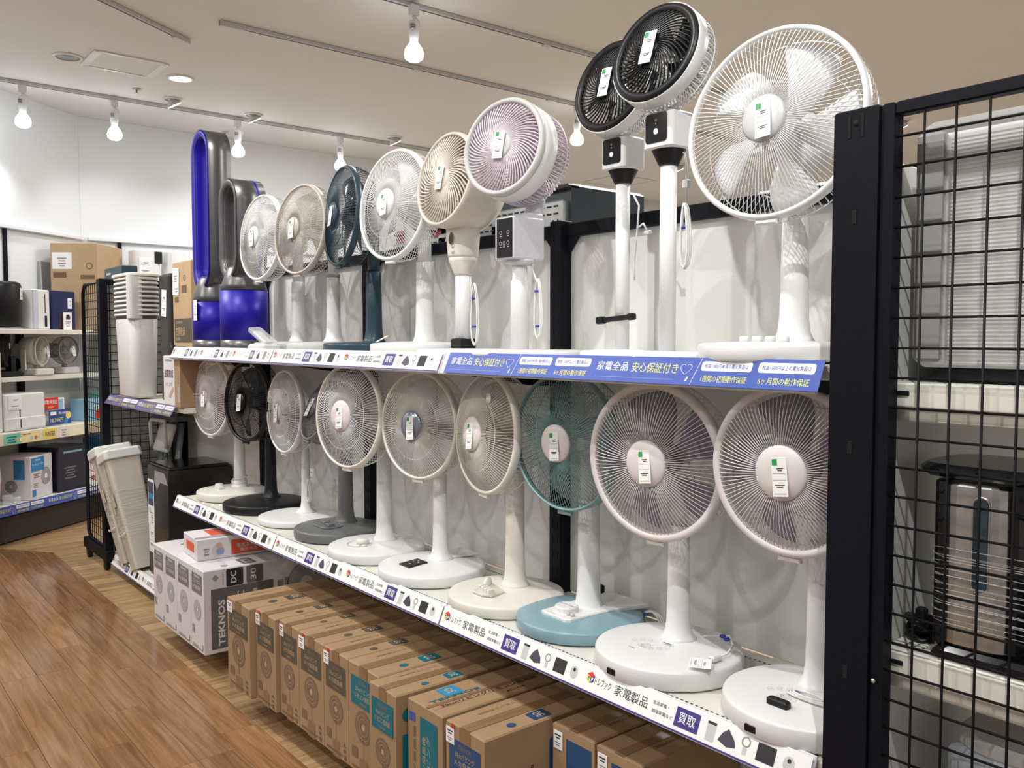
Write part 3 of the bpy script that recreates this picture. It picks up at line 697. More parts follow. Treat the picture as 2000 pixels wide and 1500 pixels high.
def basket(M, o, Rd, dep, n, r, mt, t):
    B = MB(M @ T(0, 0, o))
    for k in range(n):
        a = 2*PI*k/n
        B.tube([(q*math.cos(a), q*math.sin(a), z) for q, z in ((Rd, -.02), (Rd*1.01, -dep*.45), (Rd*.95, -dep*.8), (Rd*.72, -dep), (Rd*.3, -dep*1.04))], r, 4)
    for q, z in ((Rd*1.0, -dep*.62), (Rd*.72, -dep)): B.tube([(q*math.cos(2*PI*k/36), q*math.sin(2*PI*k/36), z) for k in range(36)], r, 4, closed=True)
    return obj('back_grille', B, mt, t)
def ctrl_stand(t, hz, Rd, zb, polem, boxm, base, Rb=.115, bw=.088, bh=.085, r=.0195, collar=BLACK, panel=True):
    obj('base', MB(T(.0, 0, 0)).lathe([(Rb-.004, .0), (Rb, .004), (Rb, .014), (Rb-.006, .019), (0, .022)], 40), base, t)
    ztop = hz-Rd*.93
    obj('pole', MB().lathe([(r, .018), (r, ztop-bh-.032)], 20), polem, t)
    obj('collar', MB().lathe([(r+.003, ztop-bh-.035), (r+.006, ztop-bh-.03), (bw*.44, ztop-bh-.002), (bw*.46, ztop-bh)], 24), collar, t, 'flared collar')
    c = obj('control_box', MB().rbox((0, 0, ztop-bh/2), (bw, bw, bh), .014, .004), boxm, t)
    if panel:
        obj('control_panel', MB(frame((bw/2+.0006, 0, ztop-bh*.45), (0, 1, 0), (0, 0, 1))).prism(rrect(bw*.74, bh*.78, .008), 0, .0016, .0004), GLOSSB, c, 'glossy black touch panel')
        obj('power_button', MB(frame((bw/2+.0026, 0, ztop-bh*.55), (0, 1, 0), (0, 0, 1))).disc(0, .007, (0, 0), 0, 16), PAPER, c)
        obj('icon', MB(frame((bw/2+.0026, 0, ztop-bh*.25), (0, 1, 0), (0, 0, 1))).disc(.002, .003, (0, 0), 0, 10).quad(-.001, .001, -.01, -.006), LGREY, c)
    obj('neck', MB().lathe([(.028, ztop-.004), (.026, ztop+.012), (.02, ztop+.03), (.018, hz-.04)], 16), boxm, t)
def f_U78(t, Mh, o, hz, Rd, clip=False):
    M = Mh @ ZX
    ctrl_stand(t, hz, Rd, 0, WHITE, WHITE, WHITE)
    swirl(M, o, Rd, .02, Rd*.86, 46, .0022, BLACK, t, 1.05)
    obj('rim', MB(M @ T(0, 0, o)).ring([(Rd*.80, 0), (Rd*.84, .008), (Rd*.95, .008), (Rd*.985, -.001), (Rd*.985, -.01), (Rd*.8, -.01)], 48), BLACK, t, 'broad black front ring')
    obj('shell', MB(M @ T(0, 0, o)).ring([(Rd*.985, .002), (Rd, 0), (Rd, -.032), (Rd*.97, -.034), (Rd*.97, -.004)], 48), WHITE, t, 'white shell')
    basket(M, o, Rd*.98, .10, 64, .0017, WHITE, t)
    obj('hub_badge', MB(M @ T(0, 0, o+.016)).lathe([(.024, 0), (.024, .006), (.015, .009), (0, .01)], 24), BLACK, t)
    blades(t, M @ T(0, 0, o-.035), Rd*.8, 5, BLACK, .018, .35, .5)
    obj('motor_housing', MB(M).lathe([(.03, o-.07), (.046, o-.075), (.046, o-.13), (.03, o-.145), (0, o-.147)], 20), WHITE, t)
    price_tag(t, M @ T(.002, -.002, o+.03) @ rot(-.06, 'Z'))
def extra_U7(t, *a):
    f_U78(t, *a)
    obj('clip_strap', MB(T(0, 0, .105) @ rot(.07, 'X')).box((.025, 0, 0), (.012, .13, .014), .003).box((.026, -.055, 0), (.018, .025, .02), .003).box((.026, .058, 0), (.016, .02, .018), .003), BLACK, t, 'black strap clip')
    cord_bundle(t, [(-.02, .02, a[2]-.27), (-.02, .04, a[2]-.3), (-.02, .035, a[2]-.36), (-.02, .022, a[2]-.46), (-.02, .026, a[2]-.50)], [])
    obj('cord_plug', MB().tube([(-.02, .036, a[2]-.36), (-.02, .056, a[2]-.35), (-.02, .07, a[2]-.37)], .003, 5).box((-.02, .073, a[2]-.375), (.012, .018, .01), .002), WHITE, t)
def extra_U8(t, *a):
    f_U78(t, *a)
    h = a[2]-.40
    cord_bundle(t, loops((-.01, .045, h), .014, .075, 3), [(-.006, .045, h+.02)])
    obj('cord_hook', MB().tube([(-.01, .02, h+.2), (-.01, .04, h+.19), (-.01, .045, h+.15), (-.01, .045, h+.07)], .003, 5).box((-.01, .045, h+.12), (.012, .014, .02), .002), LGREY, t)
fan('pole_fan', 'black-faced white circulator fan with a black strap round its pole', 1215, 1.74, ZU, 1194, 168, 87, 13, 190, extra_U7)
fan('pole_fan', 'topmost black-faced white circulator fan, nearer the largest white fan', 1303, 1.59, ZU, 1279, 103, 86, 15, 208, extra_U8)
def f_U6(t, Mh, o, hz, Rd):
    M = Mh @ ZX
    obj('base', MB(T(-.02, 0, 0)).lathe([(.166, 0), (.17, .004), (.17, .012), (.164, .018), (0, .02)], 40), WHITE, t)
    obj('pole', MB().lathe([(.027, .018), (.026, hz-.36), (.022, hz-.355), (.022, hz-.3)], 22), WHITE, t)
    zc = hz-.24
    PALEL = mat('pale_lavender_plastic', (.62, .62, .68), .35)
    c = obj('control_box', MB().rbox((0, 0, zc), (.12, .085, .12), .008, .004), PALEL, t)
    obj('control_panel', MB(T(.0605, .005, zc)).box((0, 0, 0), (.003, .068, .11), .001), GLOSSB, c, 'glossy black touch panel')
    mm = MB(frame((.0625, .005, zc), (0, 1, 0), (0, 0, 1)))
    for x, y in ((-.015, .015), (.018, .015), (-.016, -.015), (.0, -.015), (.018, -.015)): mm.disc(.0045, .0056, (x, y), 0, 12); mm.quad(x-.004, x+.004, y-.011, y-.0095, 0)
    obj('icon', mm, LGREY, c)
    obj('collar', MB().lathe([(.028, zc-.075), (.045, zc-.066), (.045, zc-.058)], 24), PALEL, t)
    obj('yoke', MB(T(-.03, 0, 0)).box((0, 0, zc+.065), (.06, .07, .02), .004).tube([(-.01, 0, zc+.06), (-.03, 0, zc+.1), (-.04, 0, zc+.15), (-.03, 0, hz-.06)], .03, 10, flat=.8), PALEL, t)
    swirl(M, o, Rd, .022, Rd*.9, 64, .0024, LILAC, t, .75, .012)
    obj('rim', MB(M @ T(0, 0, o)).ring([(Rd*.88, 0), (Rd*.90, .008), (Rd*.965, .009), (Rd, .001), (Rd, -.008), (Rd*.88, -.008)], 52), LGREY, t, 'pale grey front ring')
    obj('shell', MB(M @ T(0, 0, o)).ring([(Rd*.99, -.006), (Rd, -.006), (Rd, -.065), (Rd*.97, -.068), (Rd*.97, -.01)], 52), WHITE, t, 'white shell')
    basket(M, o-.045, Rd*.97, .12, 70, .0024, LILAC, t)
    blades(t, M @ T(0, 0, o-.05), Rd*.82, 7, BLADEPK, .03, .38, .5)
    obj('hub_badge', MB(M @ T(0, 0, o+.008)).lathe([(.038, 0), (.038, .006), (.03, .009), (0, .01)], 28), LGREY, t)
    obj('motor_housing', MB(M).lathe([(.03, o-.1), (.05, o-.11), (.05, o-.18), (0, o-.19)], 20), LILAC, t)
    price_tag(t, M @ T(0, 0, o+.022) @ rot(-.08, 'Z'))
    cord_bundle(t, [(-.02, .02, hz-.3), (-.02, .035, hz-.33), (-.02, .05, hz-.36)]+loops((-.02, .06, hz-.44), .016, .085, 2), [(-.016, .058, hz-.39), (-.016, .062, hz-.49)])
fan('pole_fan', 'lilac circulator fan with a pale grey ring and a black touch panel', 1015, 1.62, ZU, 983, 287, 76, 8, 196, f_U6)
def f_U5(t, Mh, o, hz, Rd):
    M = Mh @ ZX
    obj('base', MB(T(.0, 0, 0)).lathe([(.15, 0), (.154, .004), (.154, .012), (.148, .018), (0, .02)], 40), WHITE, t)
    obj('foot', MB().box((0, 0, .035), (.06, .056, .034), .004), BLACK, t, 'black pole foot')
    zb = hz-Rd*.95
    obj('pole', MB().lathe([(.026, .05), (.0255, zb-.14)], 22), WHITE, t)
    obj('collar', MB().lathe([(.027, zb-.145), (.03, zb-.14), (.046, zb-.1), (.048, zb-.085)], 24), OFFW, t)
    c = obj('control_box', MB().lathe([(.048, zb-.088), (.05, zb-.08), (.055, zb-.02), (.055, zb+.02), (.04, zb+.04)], 28), OFFW, t)
    obj('display', MB(T(.0515, .01, zb-.03) @ rot(-.06, 'Y') @ ZX).disc(0, .013, (0, 0), .004, 18, sy=1.5), GLOSSB, c, 'oval black display')
    for z in (-.055, -.072): obj('button', MB(T(.048, .012, zb+z) @ ZX).lathe([(.006, 0), (.006, .004), (0, .005)], 12), LGREY, c)
    swirl(M, o, Rd, .02, Rd*.92, 54, .0026, BEIGE, t, .8, .012)
    obj('shell', MB(M @ T(0, 0, o)).ring([(Rd*.91, 0), (Rd*.93, .008), (Rd*.98, .006), (Rd, -.006), (Rd*.97, -.10), (Rd*.86, -.155), (Rd*.84, -.15), (Rd*.9, -.09)], 48), BEIGE, t)
    basket(M, o-.05, Rd*.86, .12, 44, .003, BEIGE, t)
    blades(t, M @ T(0, 0, o-.05), Rd*.82, 5, BEIGE, .025, .4, .5)
    obj('hub_badge', MB(M @ T(0, 0, o+.008)).lathe([(.04, 0), (.04, .006), (.03, .008), (0, .009)], 24), BEIGE, t)
    obj('back_cap', MB(M).lathe([(0, o-.06), (Rd*.75, o-.14), (Rd*.5, o-.18), (0, o-.19)], 24), BEIGE, t)
    price_tag(t, M @ T(.0, 0, o+.022) @ rot(-.1, 'Z'))
    cord_bundle(t, [(-.01, .026, zb-.15), (-.01, .034, zb-.25)]+loops((-.01, .05, .13), .02, .10, 2), [(-.006, .05, .18), (-.006, .05, .09)])
fan('pole_fan', 'beige drum-shaped circulator fan behind the lilac one', 905, 1.68, ZU, 869, 350, 90, 9, 188, f_U5)
def f_U4(t, Mh, o, hz, Rd):
    zt = disc_base(t, WHITE, .165, .034, dome=.008); stand(t, hz, zt, WHITE, .031, step=hz-.18)
    std_head(t, Mh, o, Rd, WHITE, WHITE, WHITE, BLADEW, 5, .05, .014, 108, WHITE, fr=.0012, a0=1.1)
fan('pedestal_fan', 'white fan behind the navy pole, on the upper shelf', 830, 1.74, ZU, 767, 400, 85, 5, 219, f_U4)
def f_U3(t, Mh, o, hz, Rd):
    zt = disc_base(t, NAVY, .165, .034, dome=.006); stand(t, hz, zt, NAVY, .030, step=hz-.2)
    std_head(t, Mh, o, Rd, NAVY, NAVY, NAVY, BLADEB, 5, .05, .013, 100, NAVY, fr=.0012)
    price_tag(t, T(.02, .09, .05) @ rot(1.2, 'Z') @ rot(.5, 'X'), False, .05, .05)
fan('pedestal_fan', 'navy blue fan seen nearly edge on, upper shelf', 731, 1.74, ZU, 665, 422, 99, 4, 196, f_U3)
def f_U2(t, Mh, o, hz, Rd):
    zt = disc_base(t, LGREY, .162, .034, dome=.006); stand(t, hz, zt, WHITE, .028, step=hz-.16)
    obj('pole_ring', MB().lathe([(.029, hz-.172), (.0295, hz-.165), (.029, hz-.158)], 20), MGREY, t)
    std_head(t, Mh, o, Rd, GREIGE, GREIGE, GREIGE, BLADEBE, 5, .045, .012, 104, WHITE, fr=.0012)
fan('pedestal_fan', 'greige fan with taupe blades, upper shelf', 652, 1.74, ZU, 585, 448, 83, 5, 178, f_U2)
def f_U1(t, Mh, o, hz, Rd):
    zt = disc_base(t, LGREY, .162, .034, dome=.006); stand(t, hz, zt, WHITE, .029)
    std_head(t, Mh, o, Rd, WHITE, WHITE, WHITE, BLADEW, 5, .045, .012, 96, WHITE, fr=.0013)
fan('pedestal_fan', 'white fan next to the blue tower fans, upper shelf', 583, 1.74, ZU, 508, 464, 86, 4, 168, f_U1)
# small clip fan and bagged remote beside the tower fans
p = at(515, 655, 0, 1.53)
t = thing('remote_control', 'white remote stand with a remote in a clear bag beside the blue tower fan', 'remote', (1.53, p.y, ZU))
obj('stand', MB().prism(rrect(.10, .15, .03), 0, .03, .01), WHITE, t)
obj('remote', MB(T(0, .01, .055) @ rot(.35, 'X')).rbox((0, 0, 0), (.035, .14, .014), .008, .003), LGREY, t)
obj('clear_bag', MB(T(0, .01, .06) @ rot(.35, 'X')).rbox((0, 0, 0), (.06, .19, .022), .01, .004), CLEAR, t)

# ---- bladeless tower fans
def stadium(w, h, k=10):
    r = w/2; P = []
    for i in range(k+1): a = PI*i/k; P.append((r*math.cos(a), h/2-r+r*math.sin(a)))
    for i in range(k+1): a = PI+PI*i/k; P.append((r*math.cos(a), -h/2+r+r*math.sin(a)))
    return P
def loop_ring(secs, h, w, n, mt, M, parent, name):
    """secs: (inset, depth) closed profile swept round a stadium"""
    mb = MB(M); P = [stadium(w-2*i, h-2*i) for i, z in secs]; N = len(P[0]); vs = [(x, y, secs[k][1]) for k, pp in enumerate(P) for x, y in pp]; fs = []
    for k in range(len(secs)):
        q = (k+1) % len(secs)
        for i in range(N): j = (i+1) % N; fs.append((k*N+i, k*N+j, q*N+j, q*N+i))
    mb.add(vs, fs, mt, True); return obj(name, mb, mt, parent)
def tower(name, label, loc, hl, wl, zl, dep, rb, hb, yaw, inner, outer, gap=False):
    t = thing(name, label, 'tower fan', loc, PI+yaw)
    M = T(0, 0, zl+hl/2) @ ZX
    loop_ring([(.0, dep/2), (.03, dep/2), (.034, dep/2-.01), (.026, -dep/2), (.0, -dep/2)], hl, wl, 0, outer, M, t, 'loop')
    loop_ring([(-.001, dep/2+.003), (.014, dep/2+.006), (.036, dep/2-.004), (.036, dep/2-.02), (.02, dep/2-.004)], hl, wl, 0, inner, M, t, 'front_bezel')
    loop_ring([(.035, dep/2-.006), (.04, dep/2-.012), (.032, -dep/2+.004), (.028, -dep/2+.004)], hl, wl, 0, inner, M, t, 'inner_channel')
    if gap: loop_ring([(-.0012, -dep/2+.04), (-.0012, -dep/2+.03), (.004, -dep/2+.03), (.004, -dep/2+.04)], hl, wl, 0, BLUEM, M, t, 'blue_seam')
    obj('neck', MB().lathe([(rb*.98, hb-.002), (rb*.92, hb+.03), (rb*.7, zl+.05), (rb*.5, zl+.07)], 32), IRON, t)
    obj('body', MB().lathe([(rb, .045), (rb, hb)], 40), BLUEM, t, 'royal blue body')
    obj('foot', MB().lathe([(rb*.98, 0), (rb, .004), (rb, .045)], 40), IRON, t)
    return t
t = tower('tower_fan', 'tallest bladeless tower fan with a long blue loop', (1.60, yat(418, 1.60), ZU), .78, .23, .29, .11, .10, .23, 0, BLUEM, IRON)
price_tag(t, frame((.1015, .03, .19), (0, 1, 0), (0, 0, 1)), False, .045, .10)
t = tower('tower_fan', 'shorter bladeless tower fan with a grey loop and blue body', (1.60, yat(478, 1.60), ZU), .46, .21, .32, .14, .108, .27, 0, IRON, IRON, True)
obj('power_button', MB(rot(-.9, 'Z') @ T(.108, 0, .15) @ ZX).disc(0, .014, (0, 0), .001, 16, sy=1.5), IRON, t)

# ================================================================== CARTONS ON THE BOTTOM SHELF
ZB = Z0+.001
def carton(name, label, X, ya, yb, h, d, mt, group=None, cat='box', z=ZB, bulge=0):
    """front spans y yb..ya (ya far); returns thing, frames of the front, top, near side"""
    w = ya-yb
    t = thing(name, label, cat, (X, (ya+yb)/2, z), 0, group)
    b = MB(); b.box((d/2, 0, h/2), (d, w, h), .004); obj('body', b, mt, t)
    return t, w, MB(frame((-.0008, w/2, 0), (0, -1, 0), (0, 0, 1))), MB(frame((0, w/2, h+.0008), (0, -1, 0), (1, 0, 0))), MB(frame((0, -w/2-.0008, 0), (1, 0, 0), (0, 0, 1)))
def fan_pic(mm, x, y, r, dark, light, z=.0002, sy=1, n=36):
    mm.disc(r*.28, r, (x, y), z, 28, dark, sy=sy); mm.disc(0, r*.2, (x, y), z+.0002, 16, light, sy=sy)
    for q in (.5, .75): mm.disc(r*q, r*(q+.03), (x, y), z+.0003, 28, light, sy=sy)
def brown_fan_box(k, X, xa, xb, label, panel, red=True, line2='メカ扇風機', h=.345, sticker=True, d=.57, ya=None):
    t, w, F, Tp, S = carton('fan_carton', label, X, (yat(xa, X) if ya is None else ya)-.0015, yat(xb, X)+.0015, h, d, CARD, 'brown fan cartons in a row')
    M = F.M
    obj('tape_strip', MB(F.M).quad(w*.36, w*.64, h-.05, h, .0002).add([(w*.36, 0, .0003), (w*.64, 0, .0003), (w*.64, h*.16, .0003), (w*.36, h*.16, .0003)], [(0, 1, 2, 3)]), TAPE, t)
    p = obj('printed_panel', MB(M).quad(w*.09, w*.90, h*.63, h*.89, .0006), panel, t)
    mm = MB(M)
    mm.text('TEKNOS', w*.5, h*.845, w*.34, h*.032, .0009, TAPE, bold=.01)
    mm.text('30cmリビング', w*.5, h*.785, w*.5, h*.05, .0009, CARD2, bold=.01); mm.text(line2, w*.5, h*.722, w*.56, h*.052, .0009, CARD2, bold=.01); mm.quad(w*.4, w*.6, h*.655, h*.67, .0009, TAPE)
    obj('lettering', mm, CARD2, p)
    mm = MB(M)
    fan_pic(mm, w*.5, h*.455, w*.28, mat('fan_print_brown', (.20, .125, .075), .7), CARD2); mm.quad(w*.494, w*.506, h*.16, h*.36, .0002, TAPE)
    mm.quad(w*.1, w*.3, h*.14, h*.235, .0002, mat('fan_print_brown', (.2, .12, .07))); mm.quad(w*.1, w*.8, h*.055, h*.062, .0005, BROWNP).quad(w*.1, w*.7, h*.04, h*.05, .0005, BROWNP)
    mm.quad(w*.82, w*.9, h*.03, h*.075, .0005, BROWNP); mm.poly([(w*.78, h*.15), (w*.9, h*.15), (w*.84, h*.185)], .0005, BROWNP); mm.quad(w*.79, w*.89, h*.1, h*.125, .0005, BROWNP)
    obj('fan_print', mm, BROWNP, t)
    if sticker:
        s = obj('price_sticker', MB(M).box((w*.12, h*.90, .0012), (w*.22, h*.12, .001), .0003), PAPER, t, 'white price sticker')
        mm = MB(M); bars(mm, w*.12, h*.935, w*.16, h*.02, .0019, INK, 2); bars(mm, w*.12, h*.88, w*.17, h*.016, .0019, GINK, 2)
        if red: mm.quad(w*.16, w*.235, h*.962, h*.999, .0019, REDP)
        obj('sticker_print', mm, INK, s)
    tt = MB(Tp.M); obj('tape_seam', tt.quad(w*.38, w*.62, 0, d, .0002, TAPE).quad(w*.497, w*.503, 0, d, .0004, BROWNP), TAPE, t)
    mm = MB(Tp.M); c = (panel is OLIVE) and OLIVE or panel
    mm.prism([(w*.80+p[0], d*.36+p[1]) for p in rrect(w*.26, w*.36, .006, 3)], 0, .0006, 0, c); mm.text('30', w*.80, d*.36, w*.17, w*.17, .0009, CARD2, bold=.01, rotq=2)
    mm.disc(0, w*.07, (w*.83, d*.19), .0003, 12, c, sy=1.2)
    mm.text('リビング扇風機', w*.2, d*.25, w*.06, d*.22, .0004, TAPE, rotq=3); mm.text('30cm扇風機', w*.78, d*.75, w*.1, d*.25, .0004, BROWNP, rotq=3)
    for a in (w*.25, w*.3): 
        for q in range(14): mm.quad(a, a+.003, d*.62+q*.014, d*.62+q*.014+.006, .0004, CARD2)
    obj('top_print', mm, BROWNP, t)
    return t, w, S, h, d
bx = [(435, 479, 1.262), (489, 530, 1.285), (531.5, 576, 1.30), (577, 625, 1.30), (626.5, 674, 1.30)]
pv = None
for k, (a, b, X) in enumerate(bx):
    brown_fan_box(k, X, a, b, 'brown fan carton with a dark olive label, %s of five counted from the white cartons' % ('first', 'second', 'third', 'fourth', 'fifth')[k], OLIVE, k != 2 and k != 0, d=.57, ya=pv); pv = yat(b, X)
brown_fan_box(5, 1.30, 676, 734.5, 'half-hidden brown fan carton with a teal label beside the olive-labelled ones', TEALP, line2='リモコン扇風機', sticker=False, d=.57, ya=pv)
t, w, S, h, d = brown_fan_box(6, 1.265, 715.5, 769, 'wider brown fan carton with a teal label, standing forward of the row', TEALP, line2='リモコン扇風機', sticker=False, d=.60)
obj('side_print', MB(S.M).quad(.02, .5, .03, h*.66, .0004, TEALP).disc(0, .02, (.04, h*.82), .0004, 16, TEALP), TEALP, t)
# carton lying with its big printed face up
X = 1.29
t, w, F, Tp, S = carton('fan_carton', 'brown fan carton with big printing on its top and a tall teal front panel', X, yat(792, X)-.002, yat(862, X)+.002, .345, .57, CARD, 'brown fan cartons in a row')
h, d = .345, .57
obj('printed_panel', MB(F.M).quad(w*.36, w*.86, .02, h*.9, .0004), TEALP, t)
mm = MB(F.M); mm.text('TEKNOS', w*.75, h*.35, w*.09, h*.42, .0008, CARD2, bold=.01, rotq=1); mm.text('30cmリビング', w*.61, h*.5, w*.1, h*.55, .0008, CARD2, rotq=1); mm.text('リモコン扇風機', w*.48, h*.5, w*.1, h*.5, .0008, CARD2, rotq=1)
mm.text('リビング扇風機', w*.2, h*.45, w*.07, h*.7, .0004, BROWNP, rotq=1); mm.quad(w*.05, w*.22, h*.83, h*.9, .0006, BLUEP)
obj('lettering', mm, CARD2, t)
mm = MB(Tp.M); mm.quad(w*.52, w*.60, 0, d, .0002, TAPE).quad(w*.72, w*.725, 0, d, .0002, BROWNP)
mm.prism([(w*.24+p[0], d*.20+p[1]) for p in rrect(w*.34, w*.36, .006, 3)], 0, .0006, 0, CYANP); mm.text('30', w*.24, d*.20, w*.2, w*.17, .0009, CARD2, rotq=2)
mm.text('TEKNOS', w*.44, d*.19, w*.085, d*.30, .0005, TEALP, bold=.02, rotq=1); mm.text('30cmリビングリモコン扇風機', w*.67, d*.36, w*.10, d*.60, .0005, INK, bold=.012, rotq=1); mm.text('KI-171R', w*.86, d*.48, w*.05, d*.12, .0005, INK, rotq=1)
obj('top_print', mm, BROWNP, t)
# blue-labelled carton
t, w, S, h, d = brown_fan_box(8, 1.285, 868, 946, 'brown fan carton with a blue label and a blue square on its side', BOXBLUE, True, d=.57, h=.35)
mm = MB(S.M); mm.prism([(.275+p[0], h*.62+p[1]) for p in rrect(.12, .16, .01, 3)], 0, .0006, 0, BOXBLUE); mm.text('30', .285, h*.62, .06, .095, .0009, CARD2, bold=.01, rotq=1)
mm.poly([(.09, h*.5), (.12, h*.45), (.12, h*.57), (.1, h*.62)], .0005, BOXBLUE); mm.text('Simple Zero', .155, h*.55, .018, .1, .0005, INK, rotq=1)
obj('side_print', mm, BOXBLUE, t)
for k, (a, b, X, lab) in enumerate(((1081, 1166, 1.50, 'set-back brown carton with a taped blue label beside the blue square carton'), (1169, 1262, 1.50, 'set-back brown carton nearest the mesh panel, mostly cut off'))):
    t, w, F, Tp, S = carton('fan_carton', lab, X, yat(a, X)-.002, yat(b, X)+.002, .345, .375, CARD, 'brown fan cartons in a row')
    h = .345; d = .375
    p = obj('printed_panel', MB(F.M).quad(w*.34, w*.94, .02, h*.92, .0004), BOXBLUE, t); mm = MB(F.M); mm.text('TEKNOS', w*.78, h*.4, w*.1, h*.4, .0008, CARD2, rotq=1); mm.text('30cmリビング', w*.56, h*.45, w*.09, h*.5, .0008, CARD2, rotq=1); obj('lettering', mm, CARD2, p)
    s = obj('price_sticker', MB(F.M).box((w*.14, h*.88, .001), (w*.22, h*.14, .001), .0003), PAPER, t, 'white price sticker'); mm = MB(F.M); bars(mm, w*.14, h*.92, w*.17, h*.022, .0017, INK, 2); bars(mm, w*.14, h*.86, w*.16, h*.018, .0017, GINK, 2); obj('sticker_print', mm, INK, s)
    mm = MB(Tp.M); mm.quad(w*.4, w*.6, 0, d, .0002, TAPE); mm.text('30cm扇風機', w*.7, d*.5, w*.1, d*.5, .0005, BROWNP, rotq=1)
    for a_ in (w*.2, w*.27):
        for q in range(20): mm.quad(a_, a_+.003, d*.1+q*.014, d*.1+q*.014+.006, .0004, CARD2)
    obj('top_print', mm, BROWNP, t)
# white cartons
wx = (290.5, 312, 336, 363, 389); X = 1.29
for k in range(4):
    t, w, F, Tp, S = carton('fan_carton', 'white fan carton with a grey label, %s from the bottom shelf sign' % ('first', 'second', 'third', 'fourth and nearest')[k], X, yat(wx[k], X)-.0015, yat(wx[k+1], X)+.0015, .365, .58, WBOX, 'white fan cartons in a row')
    h = .365; d = .58
    p = obj('printed_panel', MB(F.M).quad(w*.1, w*.86, h*.70, h*.93, .0004), mat('warm_grey_print', (.20, .18, .165), .6), t)
    mm = MB(F.M); mm.text('TEKNOS', w*.5, h*.9, w*.4, h*.03, .0008, PAPER); mm.text('フルリモコン', w*.48, h*.84, w*.6, h*.05, .0008, WBOX); mm.text('DC扇風機', w*.48, h*.77, w*.6, h*.05, .0008, WBOX); obj('lettering', mm, PAPER, p)
    mm = MB(F.M); fan_pic(mm, w*.5, h*.5, w*.28, mat('pale_grey_print', (.42, .40, .42), .6), WBOX); mm.quad(w*.09, w*.27, h*.2, h*.3, .0003, MGREY); mm.quad(w*.08, w*.88, h*.04, h*.055, .0003, GINK).quad(w*.08, w*.6, h*.065, h*.072, .0003, GINK); mm.quad(w*.84, w*.9, h*.05, h*.12, .0003, MGREY); mm.quad(w*.03, w*.12, h*.9, h*.96, .0006, PAPER)
    obj('fan_print', mm, GINK, t)
    mm = MB(Tp.M); mm.quad(w*.3, w*.9, d*.31, d*.42, .0003, BOXGREY).quad(w*.1, w*.8, d*.5, d*.53, .0003, LGREY); mm.text('DC 30', w*.6, d*.365, w*.4, d*.06, .0006, WBOX, rotq=2); mm.disc(0, w*.1, (w*.75, d*.18), .0003, 10, MGREY); mm.text('リビング', w*.3, d*.2, w*.5, d*.04, .0003, LGREY, rotq=2)
    obj('top_print', mm, GINK, t)
    if k == 3:
        p = obj('side_panel_print', MB(S.M).quad(.03, .31, .02, h*.77, .0003), BOXGREY, t, 'big grey printed panel on the side')
        mm = MB(S.M); mm.text('TEKNOS', .075, h*.36, .03, .20, .0007, WBOX, bold=.03, rotq=1); mm.text('フルリモコンDC', .16, h*.36, .035, .25, .0007, WBOX, bold=.01, rotq=1); mm.text('30cmリビング扇風機', .225, h*.36, .02, .25, .0007, WBOX, rotq=1); obj('lettering', mm, WBOX, p)
        mm = MB(S.M)
        for a, c, s1 in ((.135, INK, 'DC'), (.225, BOXGREY, '30')):
            mm.prism([(a+p_[0], h*.88+p_[1]) for p_ in rrect(.075, .075, .006, 3)], 0, .0006, 0, c); mm.text(s1, a-.006, h*.88, .026, .05, .0009, WBOX, bold=.01, rotq=1)
        mm.poly([(.035, h*.9), (.05, h*.86), (.065, h*.9), (.05, h*.94)], .0004, MGREY); mm.text('Simple Zero', .083, h*.88, .008, .055, .0004, GINK, rotq=1)
        mm.quad(.33, .36, h*.66, h*.74, .0004, GINK).quad(.365, .385, h*.64, h*.76, .0004, MGREY)
        for q in range(56): 
            a = 2*PI*q/56; mm.tube([(.47+.03*math.cos(a), h*.66+.03*math.sin(a), .0006), (.47+.092*math.cos(a), h*.66+.092*math.sin(a), .0006)], .0006, 3, GINK)
        mm.disc(.09, .094, (.47, h*.66), .0004, 36, GINK).disc(.028, .092, (.47, h*.66), .0002, 36, mat('pale_grey_print', (.42, .40, .42))).disc(0, .03, (.47, h*.66), .0006, 24, LGREY)
        obj('side_print', mm, GINK, t)
# flat orange-labelled carton lying on the white ones
t = thing('toy_carton', 'flat white carton with orange labels lying on the white fan cartons', 'box', (1.335, 3.93, ZB+.366), 0)
Wd, Dp, Hh = .22, .50, .095; t.rotation_euler = (0, 0, R(-4))
obj('body', MB().box((Dp/2, 0, Hh/2), (Dp, Wd, Hh), .003), WBOX, t)
S = frame((0, -Wd/2-.0006, 0), (1, 0, 0), (0, 0, 1)); Tp = frame((0, Wd/2, Hh+.0006), (0, -1, 0), (1, 0, 0)); F = frame((-.0006, Wd/2, 0), (0, -1, 0), (0, 0, 1))
p = obj('orange_label', MB(S).quad(.15, .31, .012, .078, .0003), ORANGEP, t); mm = MB(S); mm.text('電気あんか', .225, .05, .10, .02, .0007, WBOX); mm.text('電気毛布', .23, .03, .08, .016, .0007, WBOX); obj('lettering', mm, WBOX, p)
mm = MB(S); mm.disc(0, .028, (.09, .04), .0003, 16, LGREY).disc(0, .014, (.095, .06), .0006, 14, mat('skin_print', (.6, .36, .26), .6)).disc(0, .018, (.1, .035), .0005, 14, mat('soft_blue_print', (.25, .32, .5), .6)); bars(mm, .04, .05, .03, .012, .0004, GINK, 3); mm.quad(.34, .39, .03, .06, .0003, MGREY).quad(.40, .45, .03, .06, .0003, MGREY); obj('side_print', mm, GINK, t)
mm = MB(Tp); mm.quad(.03, .16, .08, .21, .0003, ORANGEP); mm.text('電気毛布', .1, .14, .08, .03, .0006, WBOX, rotq=2); mm.quad(.02, .2, .24, .25, .0003, LGREY).quad(.02, .2, .3, .31, .0003, LGREY); mm.quad(.17, .2, .0, .22, .0003, MGREY); obj('top_print', mm, ORANGEP, t)
